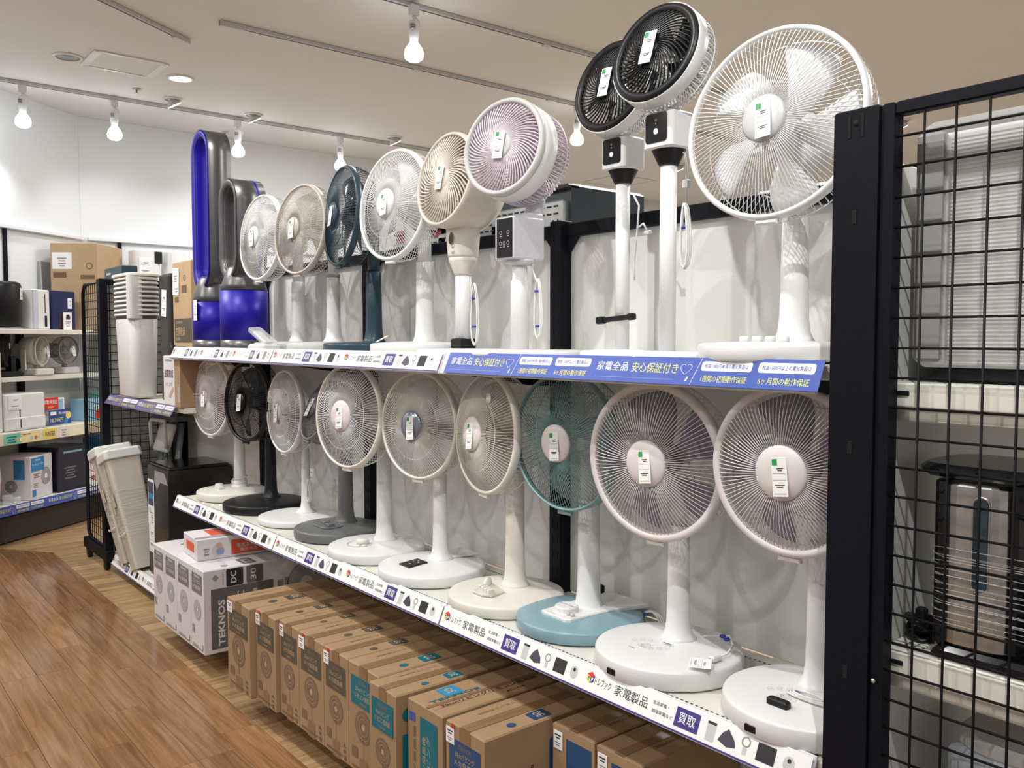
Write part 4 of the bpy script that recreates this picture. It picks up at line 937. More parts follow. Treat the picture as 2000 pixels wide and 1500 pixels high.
mm = MB(F); mm.quad(.05, .17, .03, .07, .0003, ORANGEP); obj('front_print', mm, ORANGEP, t)

# ================================================================== FAR BAY: coolers, bins, air conditioner, cartons
ZF = 1.10
t = thing('air_cooler', 'tall white air cooler with a slatted top, in the far low bay', 'air cooler', (1.545, 5.40, ZF+.01))
body = MB(); secs = []
def tap(pts, zs):   # loft of one outline scaled per level: zs = (z, sx, sy, dx)
    n = len(pts); vs = [(x*a+dx, y*b, z) for z, a, b, dx in zs for x, y in pts]; fs = []
    for k in range(len(zs)-1):
        for i in range(n): j = (i+1) % n; fs.append((k*n+i, k*n+j, (k+1)*n+j, (k+1)*n+i))
    fs.append(tuple(range(n-1, -1, -1))); fs.append(tuple(range((len(zs)-1)*n, len(zs)*n))); return vs, fs
vs, fs = tap(rrect(.17, .36, .06, 6), [(0, .8, .84, 0), (.012, .84, .87, 0), (.45, .97, .97, 0), (.455, .94, .95, 0)])
obj('body', MB().add(vs, fs, None, True), mat('silver_white_plastic', (.62, .62, .60), .35, var=.02), t)
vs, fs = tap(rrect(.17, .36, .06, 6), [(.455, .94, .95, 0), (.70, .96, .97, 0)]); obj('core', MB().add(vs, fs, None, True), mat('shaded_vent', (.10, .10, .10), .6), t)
for k in range(9):
    z = .475+k*.026; vs, fs = tap(rrect(.18, .37, .062, 6), [(z, .97, .985, 0), (z+.004, 1, 1, 0), (z+.013, .97, .99, 0)]); obj('slat', MB().add(vs, fs, None, False), OFFW, t)
obj('corner_post', MB(T(-.05, -.145, .585)).rbox((0, 0, 0), (.085, .075, .26), .03, .003), mat('silver_white_plastic', (.62, .62, .6)), t)
obj('top_cap', MB(T(0, 0, .70)).prism(rrect(.195, .385, .065, 6), 0, .018, .004), OFFW, t)
t = thing('air_purifier', 'slim dark grey tower purifier between the white cooler and the tall brown carton', 'air purifier', (1.68, 5.08, ZF+.001))
vs, fs = tap(rrect(.16, .17, .025, 4), [(0, .92, .92, 0), (.01, .95, .95, 0), (.70, 1, 1, 0), (.71, .97, .97, 0)]); obj('body', MB().add(vs, fs, None, False), mat('charcoal_plastic', (.035, .034, .034), .45), t)
obj('top_grille', MB(T(0, 0, .711)).box((0, 0, .003), (.12, .13, .006), .002), BLACK, t)
obj('badge', MB(frame((-.0815, .0, .16), (0, -1, 0), (0, 0, 1))).quad(-.025, .025, 0, .005, 0), LGREY, t)
price_tag(t, frame((-.083, -.02, .55), (0, -1, 0), (.0, 0, 1)) @ rot(-.1, 'Z'), False, .08, .15)
t, w, F, Tp, S = carton('tall_carton', 'tall brown carton with a black label panel behind the tallest tower fan', 1.62, 4.97, 4.68, .77, .24, CARD2, None, z=ZF+.001)
h = .77; p = obj('printed_panel', MB(F.M).quad(.02, w, .33, .46, .0004), OLIVE, t); mm = MB(F.M); mm.text('衣類乾燥', .11, .39, .15, .05, .0008, CARD2); mm.text('除湿機', .07, .35, .07, .02, .0008, CARD2); mm.text('DEHUMIDIFIER', .1, .44, .1, .014, .0008, CARD2); obj('lettering', mm, CARD2, p)
mm = MB(F.M); mm.quad(.03, .09, .55, .58, .0004).quad(.03, .2, .29, .31, .0004).disc(.012, .017, (.19, .68), .0004, 16).quad(.14, .22, .6, .64, .0004); obj('box_print', mm, BROWNP, t)
s = obj('price_sheet', MB(F.M @ T(.055, .665, .002) @ rot(-.06, 'Z')).box((0, 0, 0), (.10, .15, .001), .0003), PAPER, t, 'white price sheet'); mm = MB(F.M @ T(.055, .665, .0028)); bars(mm, 0, .03, .06, .014, 0, GINK, 3); bars(mm, .01, -.04, .06, .014, 0, GINK, 2); obj('sheet_print', mm, GINK, s)
t, w, F, Tp, S = carton('notice_carton', 'small white carton with a power check notice under the upper shelf end', 1.475, 4.70, 4.53, .262, .16, WBOX, None, z=ZF+.001)
mm = MB(F.M); mm.text('送電確認', w*.5, .17, w*.82, .042, .0006, INK, bold=.015); mm.text('いたします', w*.46, .115, w*.6, .022, .0006, GINK); mm.quad(w*.15, w*.8, .235, .243, .0006, GINK); mm.poly([(w*.45, .05), (w*.62, .045), (w*.9, .085), (w*.85, .105), (w*.6, .075)], .0006, mat('skin_print', (.6, .36, .26))); obj('lettering', mm, INK, t)
t, w, F, Tp, S = carton('plain_carton', 'plain brown carton beside the power check notice carton', 1.47, 4.51, 4.43, .25, .12, CARD, None, z=ZF+.001); obj('window_sticker', MB(F.M).quad(.04, .075, .03, .12, .0005), CLEAR, t); obj('top_flap', MB(T(.06, 0, .2515)).box((0, 0, 0), (.11, .07, .002), .0005), CARD2, t)
t = thing('power_cable', 'looped black cable hanging over the end of the upper shelf', 'cable', (1.50, 4.56, ZU-.04))
obj('loop', MB().tube([(0, .0, 0), (-.01, .05, .05), (.0, .09, .07), (.01, .07, .05), (.005, .02, .02), (.0, -.02, -.0), (.01, -.05, -.06), (.02, -.06, -.14), (.02, -.05, -.2)], .007, 6), BLACK, t)
# two leaning bins wrapped in film
BINM = mat('milky_bin_plastic', (.60, .57, .50), .4, var=.04, scale=8); BINC = mat('pale_bin_lid', (.72, .74, .72), .35, var=.02)
for k, (y, x, a, lab) in enumerate(((5.46, 1.515, 17, 'rear of two tall white bins leaning on the bottom shelf'), (5.27, 1.525, 19, 'front of two tall white bins leaning, with film wrap and tape'))):
    t = thing('waste_bin', lab, 'bin', (x, y, Z0+.012)); t.rotation_euler = (R(-a), R(-5), R(4))
    vs, fs = tap(rrect(.20, .16, .02, 3), [(0, .66, .6, 0), (.66, .98, .98, 0)]); obj('body', MB().add(vs, fs), BINM, t)
    vs, fs = tap(rrect(.22, .18, .022, 3), [(.655, .98, .98, 0), (.66, 1, 1, 0), (.70, 1, 1, 0), (.712, .94, .92, 0)]); obj('lid', MB().add(vs, fs), BINC, t)
    obj('front_groove', MB(frame((-.067, .05, .0), (0, -1, 0), (-.034, 0, .66))).quad(.035, .065, .28, .64, .0).quad(.0, .1, .27, .275, .0), LGREY, t)
    obj('tape_patch', MB(frame((-.089, .05, .40), (0, -1, 0), (-.034, 0, .66))).quad(.02, .05, -.06, .12, .002).quad(.05, .085, -.02, .06, .003), mat('cream_tape', (.66, .60, .48), .3), t)
    w_ = MB()
    for q in range(16):
        z = .2+q*.018+random.uniform(-.006, .006); f = .67+.32*z/.66; fy = .61+.38*z/.66
        P_ = rrect(.202*f, .162*fy, .02, 2); w_.tube([(x_*1.004, y_*1.01, z+.006*math.sin(i*1.7+q)) for i, (x_, y_) in enumerate(P_)], .0012, 3, closed=True)
    obj('film_wrap', w_, CLEAR, t, 'wrinkled clear film wrap')
    obj('wire_handle', MB(frame((-.079, .055, .22), (0, -1, 0), (-.034, 0, .66))).tube([(0, 0, .004), (.03, -.012, .012), (.08, -.012, .012), (.11, 0, .004)], .004, 5), OFFW, t)
t = thing('folding_step', 'grey folding step stool standing behind the white bins', 'step stool', (1.76, 5.52, Z0+.001), R(8))
obj('leg', MB().tube([(-.06, -.13, 0), (-.02, -.12, .5), (.03, -.10, .83)], .03, 8, flat=.5), mat('blue_grey_plastic', (.19, .21, .23), .4), t); obj('leg', MB().tube([(-.06, .13, 0), (-.02, .12, .5), (.03, .10, .83)], .03, 8, flat=.5), mat('blue_grey_plastic', (.19, .21, .23)), t)
obj('step_tray', MB(T(-.03, 0, .74) @ rot(-1.25, 'Y')).rbox((0, 0, 0), (.18, .20, .02), .02, .006), OFFW, t)
obj('handle', MB().tube([(-.07, -.10, .68), (-.075, -.10, .83), (-.07, -.09, .85), (-.07, .09, .85), (-.075, .10, .83), (-.07, .10, .68)], .011, 8), OFFW, t)
obj('top_tray', MB(T(.03, 0, .86)).rbox((0, 0, 0), (.16, .30, .03), .02, .006), GREY, t)
t = thing('portable_air_conditioner', 'black portable air conditioner with a blue label under the far shelf', 'air conditioner', (1.525, 5.00, Z0+.001))
obj('body', MB().box((.175, 0, .315), (.35, .36, .63), .008), mat('black_cabinet', (.014, .0135, .013), .3, var=.1), t)
obj('kick_panel', MB(frame((-.0006, .18, 0), (0, -1, 0), (0, 0, 1))).quad(.01, .35, .02, .30, .0), mat('dark_brown_cabinet', (.045, .028, .016), .4), t)
obj('top_deck', MB(T(.175, 0, .63)).box((0, 0, .008), (.33, .34, .02), .006), GLOSSB, t)
obj('notch', MB(frame((-.0004, .18, 0), (0, -1, 0), (0, 0, 1))).poly([(.13, .61), (.30, .61), (.355, .55), (.22, .55), (.17, .50), (.12, .54)], .0006), MGREY, t, 'grey cut-out grip')
s = obj('energy_label', MB(frame((-.0012, .18, 0), (0, -1, 0), (0, 0, 1))).box((.06, .42, .001), (.11, .26, .0012), .0004), PAPER, t, 'white bordered label')
mm = MB(frame((-.0012, .18, 0), (0, -1, 0), (0, 0, 1))); mm.quad(.012, .108, .40, .535, .0019, DBLUE).quad(.02, .1, .44, .47, .0022, CYANP).disc(0, .02, (.04, .37), .0019, 14, LGREY); bars(mm, .075, .36, .05, .014, .0019, GINK, 5); obj('label_print', mm, DBLUE, s)
price_tag(t, frame((-.002, .12, .21), (0, -1, 0), (0, 0, 1)), False, .10, .16)
# framed monitor and white boxes on the counter behind
t = thing('monitor_box', 'dark navy boxed panel with a white sheet seen above the white cooler', 'box', (1.72, 6.35, 1.40), R(0))
obj('pedestal', MB().box((0, 0, -.70), (.16, .44, 1.39), .004), PANELM, t); obj('body', MB().box((0, .0, .27), (.10, .42, .54), .006), NAVY, t); obj('white_sheet', MB(frame((-.051, .19, .0), (0, -1, 0), (0, 0, 1))).quad(.03, .36, .2, .46, 0), PAPER, t); mm = MB(frame((-.051, .19, .0), (0, -1, 0), (0, 0, 1))); mm.quad(.03, .14, .49, .505, 0); obj('logo_print', mm, LGREY, t)

# ---- end mesh panel and post at the far end
t = thing('mesh_end_panel', 'narrow black wire mesh panel on castors at the far end of the shelves', 'mesh panel', (1.45, 5.80, 0))
obj('post', MB().box((0, -.03, .96), (.045, .07, 1.72), .004), FRAMEB, t); 
fr = [(0, .04, .14), (0, .04, 1.80), (0, .38, 1.80), (0, .43, 1.75), (0, .43, .19), (0, .38, .14)]
obj('frame', MB().tube(fr, .012, 8, closed=True), FRAMEB, t)
for k in range(7): obj('vertical_wire', MB().tube([(0, .085+k*.05, .14), (0, .085+k*.05, 1.80)], .0024, 4), WIREB, t)
mm = MB()
for k in range(32): mm.tube([(0, .04, .19+k*.05), (0, .43, .19+k*.05)], .0024, 4)
o = obj('horizontal_wires', mm, WIREB, t); o['kind'] = 'stuff'
obj('foot_beam', MB().box((0, .19, .10), (.05, .56, .07), .005), FRAMEB, t)
for y in (.42, .0):
    c = obj('castor', MB(T(0, y, .036)).lathe([(.012, -.016), (.034, -.014), (.036, -.008), (.036, .008), (.034, .014), (.012, .016)], 20, M=rot(PI/2, 'Y')), BLACK, t)
    obj('fork', MB(T(0, y, 0)).box((0, 0, .065), (.04, .03, .02), .003), BLACK, c)
bay = [o for o in bpy.data.objects if o.name == 'shelving_bay.003'][0]
c = obj('castor', MB(T(1.60, 5.58, .036)).lathe([(.012, -.016), (.034, -.014), (.036, 0), (.034, .014), (.012, .016)], 20, M=rot(PI/2, 'Y')), BLACK, bay, 'black castor')
obj('fork', MB(T(1.60, 5.58, .07)).box((0, 0, 0), (.04, .03, .02), .003), BLACK, c)
t = thing('mesh_divider', 'black wire mesh divider closing the end of the far bay behind the cooler', 'mesh panel', (1.45, 5.76, 0))
for k in range(8): obj('vertical_wire', MB().tube([(.04+k*.055, 0, .12), (.04+k*.055, 0, 1.80)], .0026, 4), WIREB, t)
mm = MB()
for k in range(32): mm.tube([(.02, 0, .17+k*.052), (.43, 0, .17+k*.052)], .0026, 4)
o = obj('horizontal_wires', mm, WIREB, t); o['kind'] = 'stuff'
obj('top_bar', MB().box((.22, 0, 1.80), (.42, .03, .04), .004), FRAMEB, t); obj('rear_panel', MB().box((.22, .025, .95), (.43, .01, 1.66), .002), mat('grey_backing_board', (.30, .30, .29), .6), t)
obj('rear_post', MB().box((.425, -.0, .93), (.04, .03, 1.78), .003), FRAMEB, t)

# ================================================================== SLANTING WALL SHELVES (far side)
# local frame: x along the wall, y up, z out towards the shop
SO = Vector((1.05, 6.82, 0)); SM = frame(SO, u45, (0, 0, 1))       # shelf front line, z = 0 at the front edge, -z to the wall
rzS = math.atan2(u45.y, u45.x)
def sl(x, z, yy): return SO + u45*x + n45*z + Vector((0, 0, yy))
t = thing('wall_shelf', 'cream wall shelving along the slanting wall with four levels', 'shelving', SO, rzS)
# thing-local axes: x along, -y out (n45 = rotated -y), z up
x0, x1 = -.9, 1.28
obj('back_board', MB().box(((x0+x1)/2, .43, .80), (x1-x0, .02, 1.44), .003), PANELM, t)
for z, d0, nm in ((1.52, .0, 'shelf_board'), (1.18, .10, 'shelf_board'), (.80, .0, 'shelf_board'), (.29, .0, 'shelf_board')):
    obj(nm, MB().box(((x0+x1)/2, (.42+d0)/2, z-.018), (x1-x0, .42-d0, .036), .004), SHELFM, t)
for x in (-.35, .62): obj('upright', MB().box((x, .40, .80), (.04, .04, 1.6), .003), FRAMEB, t)
obj('plinth', MB().box(((x0+x1)/2, .25, .1), (x1-x0, .30, .18), .003), mat('dark_plinth', (.03, .025, .02), .5), t)
def wthing(name, label, cat, x, yb, z, rz=0, group=None): p = SO+u45*x-n45*yb; return thing(name, label, cat, (p.x, p.y, z), rzS+rz, group)
WF = frame((0, 0, 0), (1, 0, 0), (0, 0, 1))     # faces local -y
# signs on the wall shelf
t = thing('shelf_sign', 'blue warranty sign along the lowest wall shelf', 'shelf sign', sl(0, .012, .225), rzS)
obj('strip', MB(WF).box((.05, .035, 0), (1.9, .07, .004), .001), BLUEP, t); mm = MB(WF @ T(0, 0, .003))
for k in range(3): blue_unit(mm, -.82+k*.6, .58, .07)
obj('lettering', mm, PAPER, t)
t = thing('shelf_sign', 'pastel yellow and green sign strips along the middle wall shelf', 'shelf sign', sl(0, .012, .715), rzS)
obj('strip', MB(WF).box((.05, .04, 0), (1.9, .08, .004), .001), mat('cream_print', (.75, .70, .52), .5), t)
mm = MB(WF @ T(0, 0, .003))
mm.quad(.0, .15, .004, .076, 0, MINT).quad(.155, .33, .004, .076, 0, mat('pale_yellow_print', (.80, .70, .33), .5)).quad(.36, .50, .002, .078, 0, YELL).quad(.52, .62, .004, .076, 0, PINKW)
for x, c in ((.13, YELL), (.15, PAPER), (.23, PINKW), (.25, MINT), (.29, ORANGEP), (.315, LGREY), (-.06, YELL), (.48, LILAC)): mm.disc(0, .014, (x, .03), .0004, 12, c)
mm.text('WINTER', .43, .04, .10, .035, .0004, INK); bars(mm, .07, .055, .1, .018, .0004, TEALP, 3); bars(mm, .21, .062, .08, .014, .0004, BROWNP, 1); bars(mm, .57, .055, .06, .018, .0004, GINK, 3)
obj('lettering', mm, INK, t)
# top level
t = wthing('desk_fan', 'small smoky clear desk fan beside the black cylinder', 'fan', -.02, .14, 1.521)
Mh = T(0, -.02, .22) @ rot(-PI/2+.9, 'Z')
std_head(t, Mh, .06, .13, BLACK, BLACK, GREY, CLEAR, 4, .03, .012, 40, BLACK, back=True); obj('pole', MB().lathe([(.03, .02), (.02, .1), (.018, .2)], 14), BLACK, t); obj('base', MB().lathe([(.09, 0), (.09, .015), (.04, .025), (0, .026)], 24), BLACK, t)
t = wthing('cylinder_heater', 'large black rounded cylinder appliance with a price tag', 'heater', .225, .17, 1.521)
obj('body', MB().lathe([(.115, 0), (.12, .006), (.12, .30), (.112, .325), (.09, .335), (0, .337)], 32), BLACK, t); obj('base_ring', MB().lathe([(.122, .0), (.122, .012), (.119, .013)], 32), GREY, t); price_tag(t, rot(R(25), 'Z') @ T(0, -.121, .25) @ WF, False, .05, .085)
t = wthing('white_speaker', 'slim white appliance with a dark vertical slot between cylinder and navy box', 'appliance', .47, .15, 1.521)
obj('body', MB().rbox((0, .0, .145), (.17, .18, .29), .02, .005), WHITE, t); obj('side_shell', MB().box((-.06, -.085, .145), (.045, .012, .285), .003), mat('pale_blue_grey_plastic', (.55, .58, .68), .4), t); obj('slot', MB(WF @ T(.03, 0, .091)).quad(-.004, .004, .12, .26), BLACK, t); obj('vent', MB(WF @ T(.035, 0, .0915)).quad(-.012, .012, .02, .10), BLACK, t)
t = wthing('navy_carton', 'shiny navy carton on the top wall shelf', 'box', .68, .16, 1.521)
obj('body', MB().box((0, 0, .145), (.23, .22, .29), .004), DBLUE, t); obj('photo_print', MB(WF @ T(0, 0, .111)).quad(-.05, .04, .01, .12), mat('dark_red_brown_print', (.10, .05, .05), .4), t); price_tag(t, WF @ T(.06, .2, .112), False, .045, .08)
t = wthing('leaflet_card', 'white card with a black appliance picture in front of the navy carton', 'card', .69, .028, 1.521)
obj('card', MB(WF).box((0, .065, 0), (.09, .13, .002), .0006), PAPER, t); mm = MB(WF @ T(0, 0, .0014)); mm.poly([(-.02, .075), (.025, .075), (.025, .1), (.01, .115), (-.015, .11)], 0, INK); bars(mm, 0, .06, .06, .012, 0, GINK, 4); obj('card_print', mm, INK, t)
# tall carton on the top level, end of wall shelf
p = at(130, 600, 1, 7.45)
t = thing('big_carton', 'big taped brown carton with a black label standing on the top wall shelf', 'box', tuple(sl(1.12, -.19, 1.521)), R(-38))
obj('body', MB().box((0, 0, .34), (.36, .46, .68), .005), CARD2, t); MS = frame((0, -.231, 0), (1, 0, 0), (0, 0, 1)); MA = frame((-.181, .23, 0), (0, -1, 0), (0, 0, 1))
obj('tape_strip', MB(MA).quad(.17, .27, .38, .68, .0006).quad(.02, .44, .672, .68, .0006), TAPE, t)
p = obj('printed_panel', MB(MA).quad(.0, .45, .12, .26, .0006), OLIVE, t); mm = MB(MA); mm.text('衣類乾燥除湿機', .23, .19, .34, .06, .001, CARD2); mm.text('COMPRESSOR', .1, .235, .12, .014, .001, CARD2); obj('lettering', mm, CARD2, p)
s = obj('price_sheet', MB(MS).box((-.09, .54, .001), (.15, .13, .001), .0003), PAPER, t); mm = MB(MS); bars(mm, -.09, .56, .08, .02, .002, GINK, 4); obj('sheet_print', mm, GINK, s)
mm = MB(MS); mm.quad(-.16, -.06, .41, .45, .0006).disc(.02, .026, (.12, .5), .0006, 16).quad(.05, .16, .4, .43, .0006); obj('box_print', mm, BROWNP, t)
t = thing('grey_board', 'grey flat board leaning on the wall beside the big brown carton', 'board', tuple(sl(.93, -.385, 1.521)), rzS); obj('board', MB(rot(-.05, 'X')).box((0, 0, .27), (.18, .03, .54), .004), MGREY, t); obj('edge', MB(rot(-.05, 'X')).box((-.085, -.016, .27), (.012, .004, .53), .001), LGREY, t)
# second level
t = wthing('circulator_fan', 'matt black desk circulator fan on the second wall shelf', 'fan', .235, .24, 1.181)
BLK2 = mat('matt_black_plastic', (.006, .006, .006), .8)
Mh = T(.0, 0, .19) @ rot(-PI/2+.55, 'Z') @ ZX
obj('drum', MB(Mh).lathe([(0, -.15), (.06, -.15), (.11, -.1), (.125, 0), (.125, .06), (.118, .066), (.11, .06), (.03, .05), (0, .05)], 28), BLK2, t); swirl(Mh, .055, .12, .02, .112, 30, .002, BLK2, t, .7, .01)
obj('fork_arm', MB().box((-.11, .02, .10), (.03, .05, .2), .008).box((-.0, .02, .03), (.16, .05, .03), .008), BLK2, t); obj('neck', MB().box((.09, -.03, .08), (.045, .05, .13), .008), BLK2, t); obj('base', MB().rbox((0, -.02, .018), (.28, .2, .036), .05, .008), BLK2, t); price_tag(t, Mh @ T(.03, .03, .075), False, .03, .04)
t = wthing('circulator_fan', 'white desk circulator fan on the second wall shelf', 'fan', .55, .20, 1.181)
Mh = T(0, 0, .18) @ rot(-PI/2+.25, 'Z'); std_head(t, Mh, .05, .108, OFFW, OFFW, WHITE, BLADEBE, 5, .03, .008, 60, OFFW)
obj('drum', MB(Mh @ ZX).ring([(.104, .04), (.108, .04), (.1, -.08), (.096, -.08)], 28), OFFW, t); obj('base', MB().rbox((-.03, -.03, .025), (.18, .17, .05), .015, .008), OFFW, t); obj('pole', MB().box((0, 0, .07), (.018, .03, .06), .004), OFFW, t); obj('side_arm', MB().box((-.118, 0, .11), (.012, .04, .16), .004), OFFW, t)
t = wthing('circulator_fan', 'lilac grey desk circulator fan behind the far mesh panel', 'fan', .84, .20, 1.181)
Mh = T(0, 0, .18) @ rot(-PI/2, 'Z'); std_head(t, Mh, .05, .11, MGREY, MGREY, LGREY, BLADEG, 5, .03, .008, 50, MGREY); obj('base', MB().rbox((0, 0, .025), (.18, .17, .05), .03, .008), LILAC, t); obj('pole', MB().box((0, 0, .07), (.018, .03, .06), .004), LILAC, t)
# third level
t = wthing('panel_heater', 'tall off-white panel heater cut by the picture edge', 'heater', -.09, .12, .801); obj('body', MB().rbox((0, 0, .28), (.30, .16, .56), .012, .006), OFFW, t); obj('top_vent', MB().box((0, 0, .563), (.24, .1, .008), .002), LGREY, t); obj('switch', MB(WF @ T(.1, .49, .081)).disc(0, .006, (0, 0), 0, 12), LGREY, t)
t = wthing('humidifier', 'boxy white humidifier with a dark slot and a price sheet', 'humidifier', .26, .16, .801)
obj('body', MB().rbox((0, 0, .13), (.36, .26, .26), .012, .006), WHITE, t); obj('lower_tray', MB().rbox((0, -.006, .05), (.362, .26, .085), .012, .004), WHITE, t); obj('gap', MB(WF @ T(-.06, 0, .1312)).quad(-.004, .004, .09, .19, .0006).quad(-.004, .004, .02, .08, .0066), BLACK, t); obj('lip', MB(WF).box((.03, .012, .13), (.28, .02, .02), .004), LGREY, t)
price_tag(t, WF @ T(-.105, .20, .133), False, .12, .10)
t = wthing('white_carton', 'white carton with a blue corner print behind the red notice', 'box', .60, .22, .801); obj('body', MB().box((0, 0, .10), (.28, .2, .2), .004), PAPER, t); obj('corner_print', MB(WF @ T(0, 0, .101)).quad(.02, .13, .08, .19), mat('sky_blue_print', (.28, .5, .68), .5), t)
t = wthing('notice_card', 'red notice card standing over the blue price card', 'notice', .55, .08, .801); obj('card', MB(WF @ T(0, .12, 0) @ rot(-.0, 'X')).box((0, .045, 0), (.16, .09, .003), .001), REDP, t); obj('stand', MB(WF).box((0, .06, -.004), (.02, .13, .003), .001), CLEAR, t); mm = MB(WF @ T(0, .12, .0018)); mm.text('家電1年保証', 0, .058, .13, .032, 0, PAPER, bold=.03); mm.text('実施中', 0, .018, .06, .018, 0, YELL, bold=.02); obj('lettering', mm, PAPER, t)
t = wthing('price_card', 'blue price card reading 18,700 yen on the middle wall shelf', 'notice', .61, .05, .801); obj('card', MB(WF).box((0, .062, 0), (.23, .11, .003), .001), mat('deep_blue_print', (.02, .06, .25), .5), t); mm = MB(WF @ T(0, 0, .0018)); mm.quad(-.1, -.04, .08, .105, 0, PAPER); mm.text('18,700円', -.035, .04, .13, .035, 0, YELP, bold=.02); mm.text('税込価格', .03, .092, .09, .02, 0, PAPER); mm.disc(0, .028, (.085, .07), 0, 18, YELL).disc(0, .02, (.06, .03), .0004, 16, CYANP); obj('lettering', mm, YELP, t)
# bottom level
t = wthing('fan_heater', 'pale pink rounded fan heater on the lowest wall shelf', 'heater', -.12, .14, .291); vs, fs = tap(rrect(.34, .2, .05, 5), [(0, .95, .95, 0), (.2, 1.05, 1, 0), (.34, .98, .95, 0), (.40, .85, .8, 0)]); obj('body', MB().add(vs, fs, None, True), mat('pale_pink_plastic', (.74, .66, .64), .4), t); obj('top_cap', MB().rbox((0, 0, .41), (.24, .12, .03), .03, .008), GREY, t)
t = wthing('circulator_carton', 'white carton with a blue label and a fan picture, lowest wall shelf', 'box', .37, .17, .291, R(14)); obj('body', MB().box((0, 0, .155), (.30, .26, .31), .004), WBOX, t)
M2 = WF @ T(-.15, 0, .131); p = obj('blue_label', MB(M2).quad(.01, .19, .20, .30, .0004), mat('bright_blue_print', (.02, .22, .55), .5), t); mm = MB(M2); mm.text('TEKNOS', .1, .28, .07, .014, .0008, PAPER); mm.text('サーキュレーター', .1, .25, .15, .022, .0008, PAPER); obj('lettering', mm, PAPER, p)
mm = MB(M2); fan_pic(mm, .21, .15, .065, MGREY, WBOX); mm.disc(0, .02, (.21, .15), .0007, 14, PAPER); mm.quad(.02, .07, .02, .07, .0004, mat('bright_blue_print', (.02, .22, .55))); bars(mm, .08, .18, .1, .012, .0004, BROWNP, 3); bars(mm, .07, .11, .08, .012, .0004, GINK, 3); obj('fan_print', mm, GINK, t)
mm = MB(frame((-.151, .13, 0), (0, -1, 0), (0, 0, 1))); mm.quad(.14, .22, .15, .29, .0004, mat('deep_sky_print', (.03, .2, .45), .5)); fan_pic(mm, .12, .1, .045, GINK, LGREY); obj('side_print', mm, GINK, t)
t = wthing('dark_carton', 'dark navy carton at the end of the lowest wall shelf', 'box', .72, .18, .291); obj('body', MB().box((0, 0, .17), (.30, .28, .34), .004), mat('very_dark_navy_carton', (.012, .012, .03), .25), t); mm = MB(WF @ T(0, 0, .141)); bars(mm, -.03, .18, .14, .02, 0, GREY, 5); mm.quad(-.1, .1, .29, .305, 0, TEAL); obj('box_print', mm, GREY, t)
for x, z, wd, hh, c, lab in ((1.02, .801, .20, .17, mat('sky_blue_print', (.28, .5, .68)), 'pale blue carton behind the far mesh panel, middle wall shelf'), (1.16, .291, .22, .36, mat('bright_blue_print', (.02, .22, .55)), 'bright blue carton behind the far mesh panel, lowest wall shelf'), (.94, .291, .10, .20, PINKW, 'pinkish carton behind the far mesh panel, lowest wall shelf'), (1.2, .801, .14, .22, MINT, 'mint green carton behind the far mesh panel, middle wall shelf')):
    t = wthing('small_carton', lab, 'box', x, .13, z); obj('body', MB().box((0, 0, hh/2), (wd, .18, hh), .004), c, t); mm = MB(WF @ T(0, 0, .091)); bars(mm, 0, hh*.7, wd*.7, .02, 0, PAPER, 3); mm.disc(0, wd*.2, (0, hh*.3), .0004, 14, ORANGEP); obj('box_print', mm, PAPER, t)
t = wthing('glass_jars', 'two small clear jars beside the circulator carton', 'jar', .1, .06, .291)
obj('jar', MB().lathe([(.03, 0), (.034, .004), (.034, .06), (.03, .066), (0, .067)], 18), CLEAR, t); obj('jar', MB(T(.07, -.005, 0)).lathe([(.028, 0), (.03, .004), (.03, .04), (0, .042)], 18), CLEAR, t)
# white towers on the far wall counter
t = thing('counter', 'pale counter along the far wall behind the shelves', 'counter', (3.2, 7.7, 0)); obj('body', MB().box((0, 0, .72), (2.2, .4, 1.4), .004), PANELM, t); obj('worktop', MB().box((0, -.01, 1.435), (2.24, .44, .03), .004), SHELFM, t)
for px, lab in ((280, 'white tower heater with a black corner standing on the far counter'), (338, 'plain white rounded tower heater on the far counter')):
    p = at(px, 500, 1, 7.7); t = thing('tower_heater', lab, 'heater', (p.x, 7.68, 1.451)); obj('body', MB().rbox((0, 0, .37), (.22 if px < 300 else .2, .2, .74), .05 if px < 300 else .09, .006), WHITE, t)
    if px < 300: obj('corner_panel', MB(T(.085, -.09, .68)).box((0, 0, 0), (.06, .03, .10), .004), BLACK, t); price_tag(t, NEARF and frame((-.02, -.102, .60), (1, 0, 0), (0, 0, 1)), False, .1, .16)
    else: obj('seam', MB().lathe([(.101, .5), (.101, .504)], 24), LGREY, t)

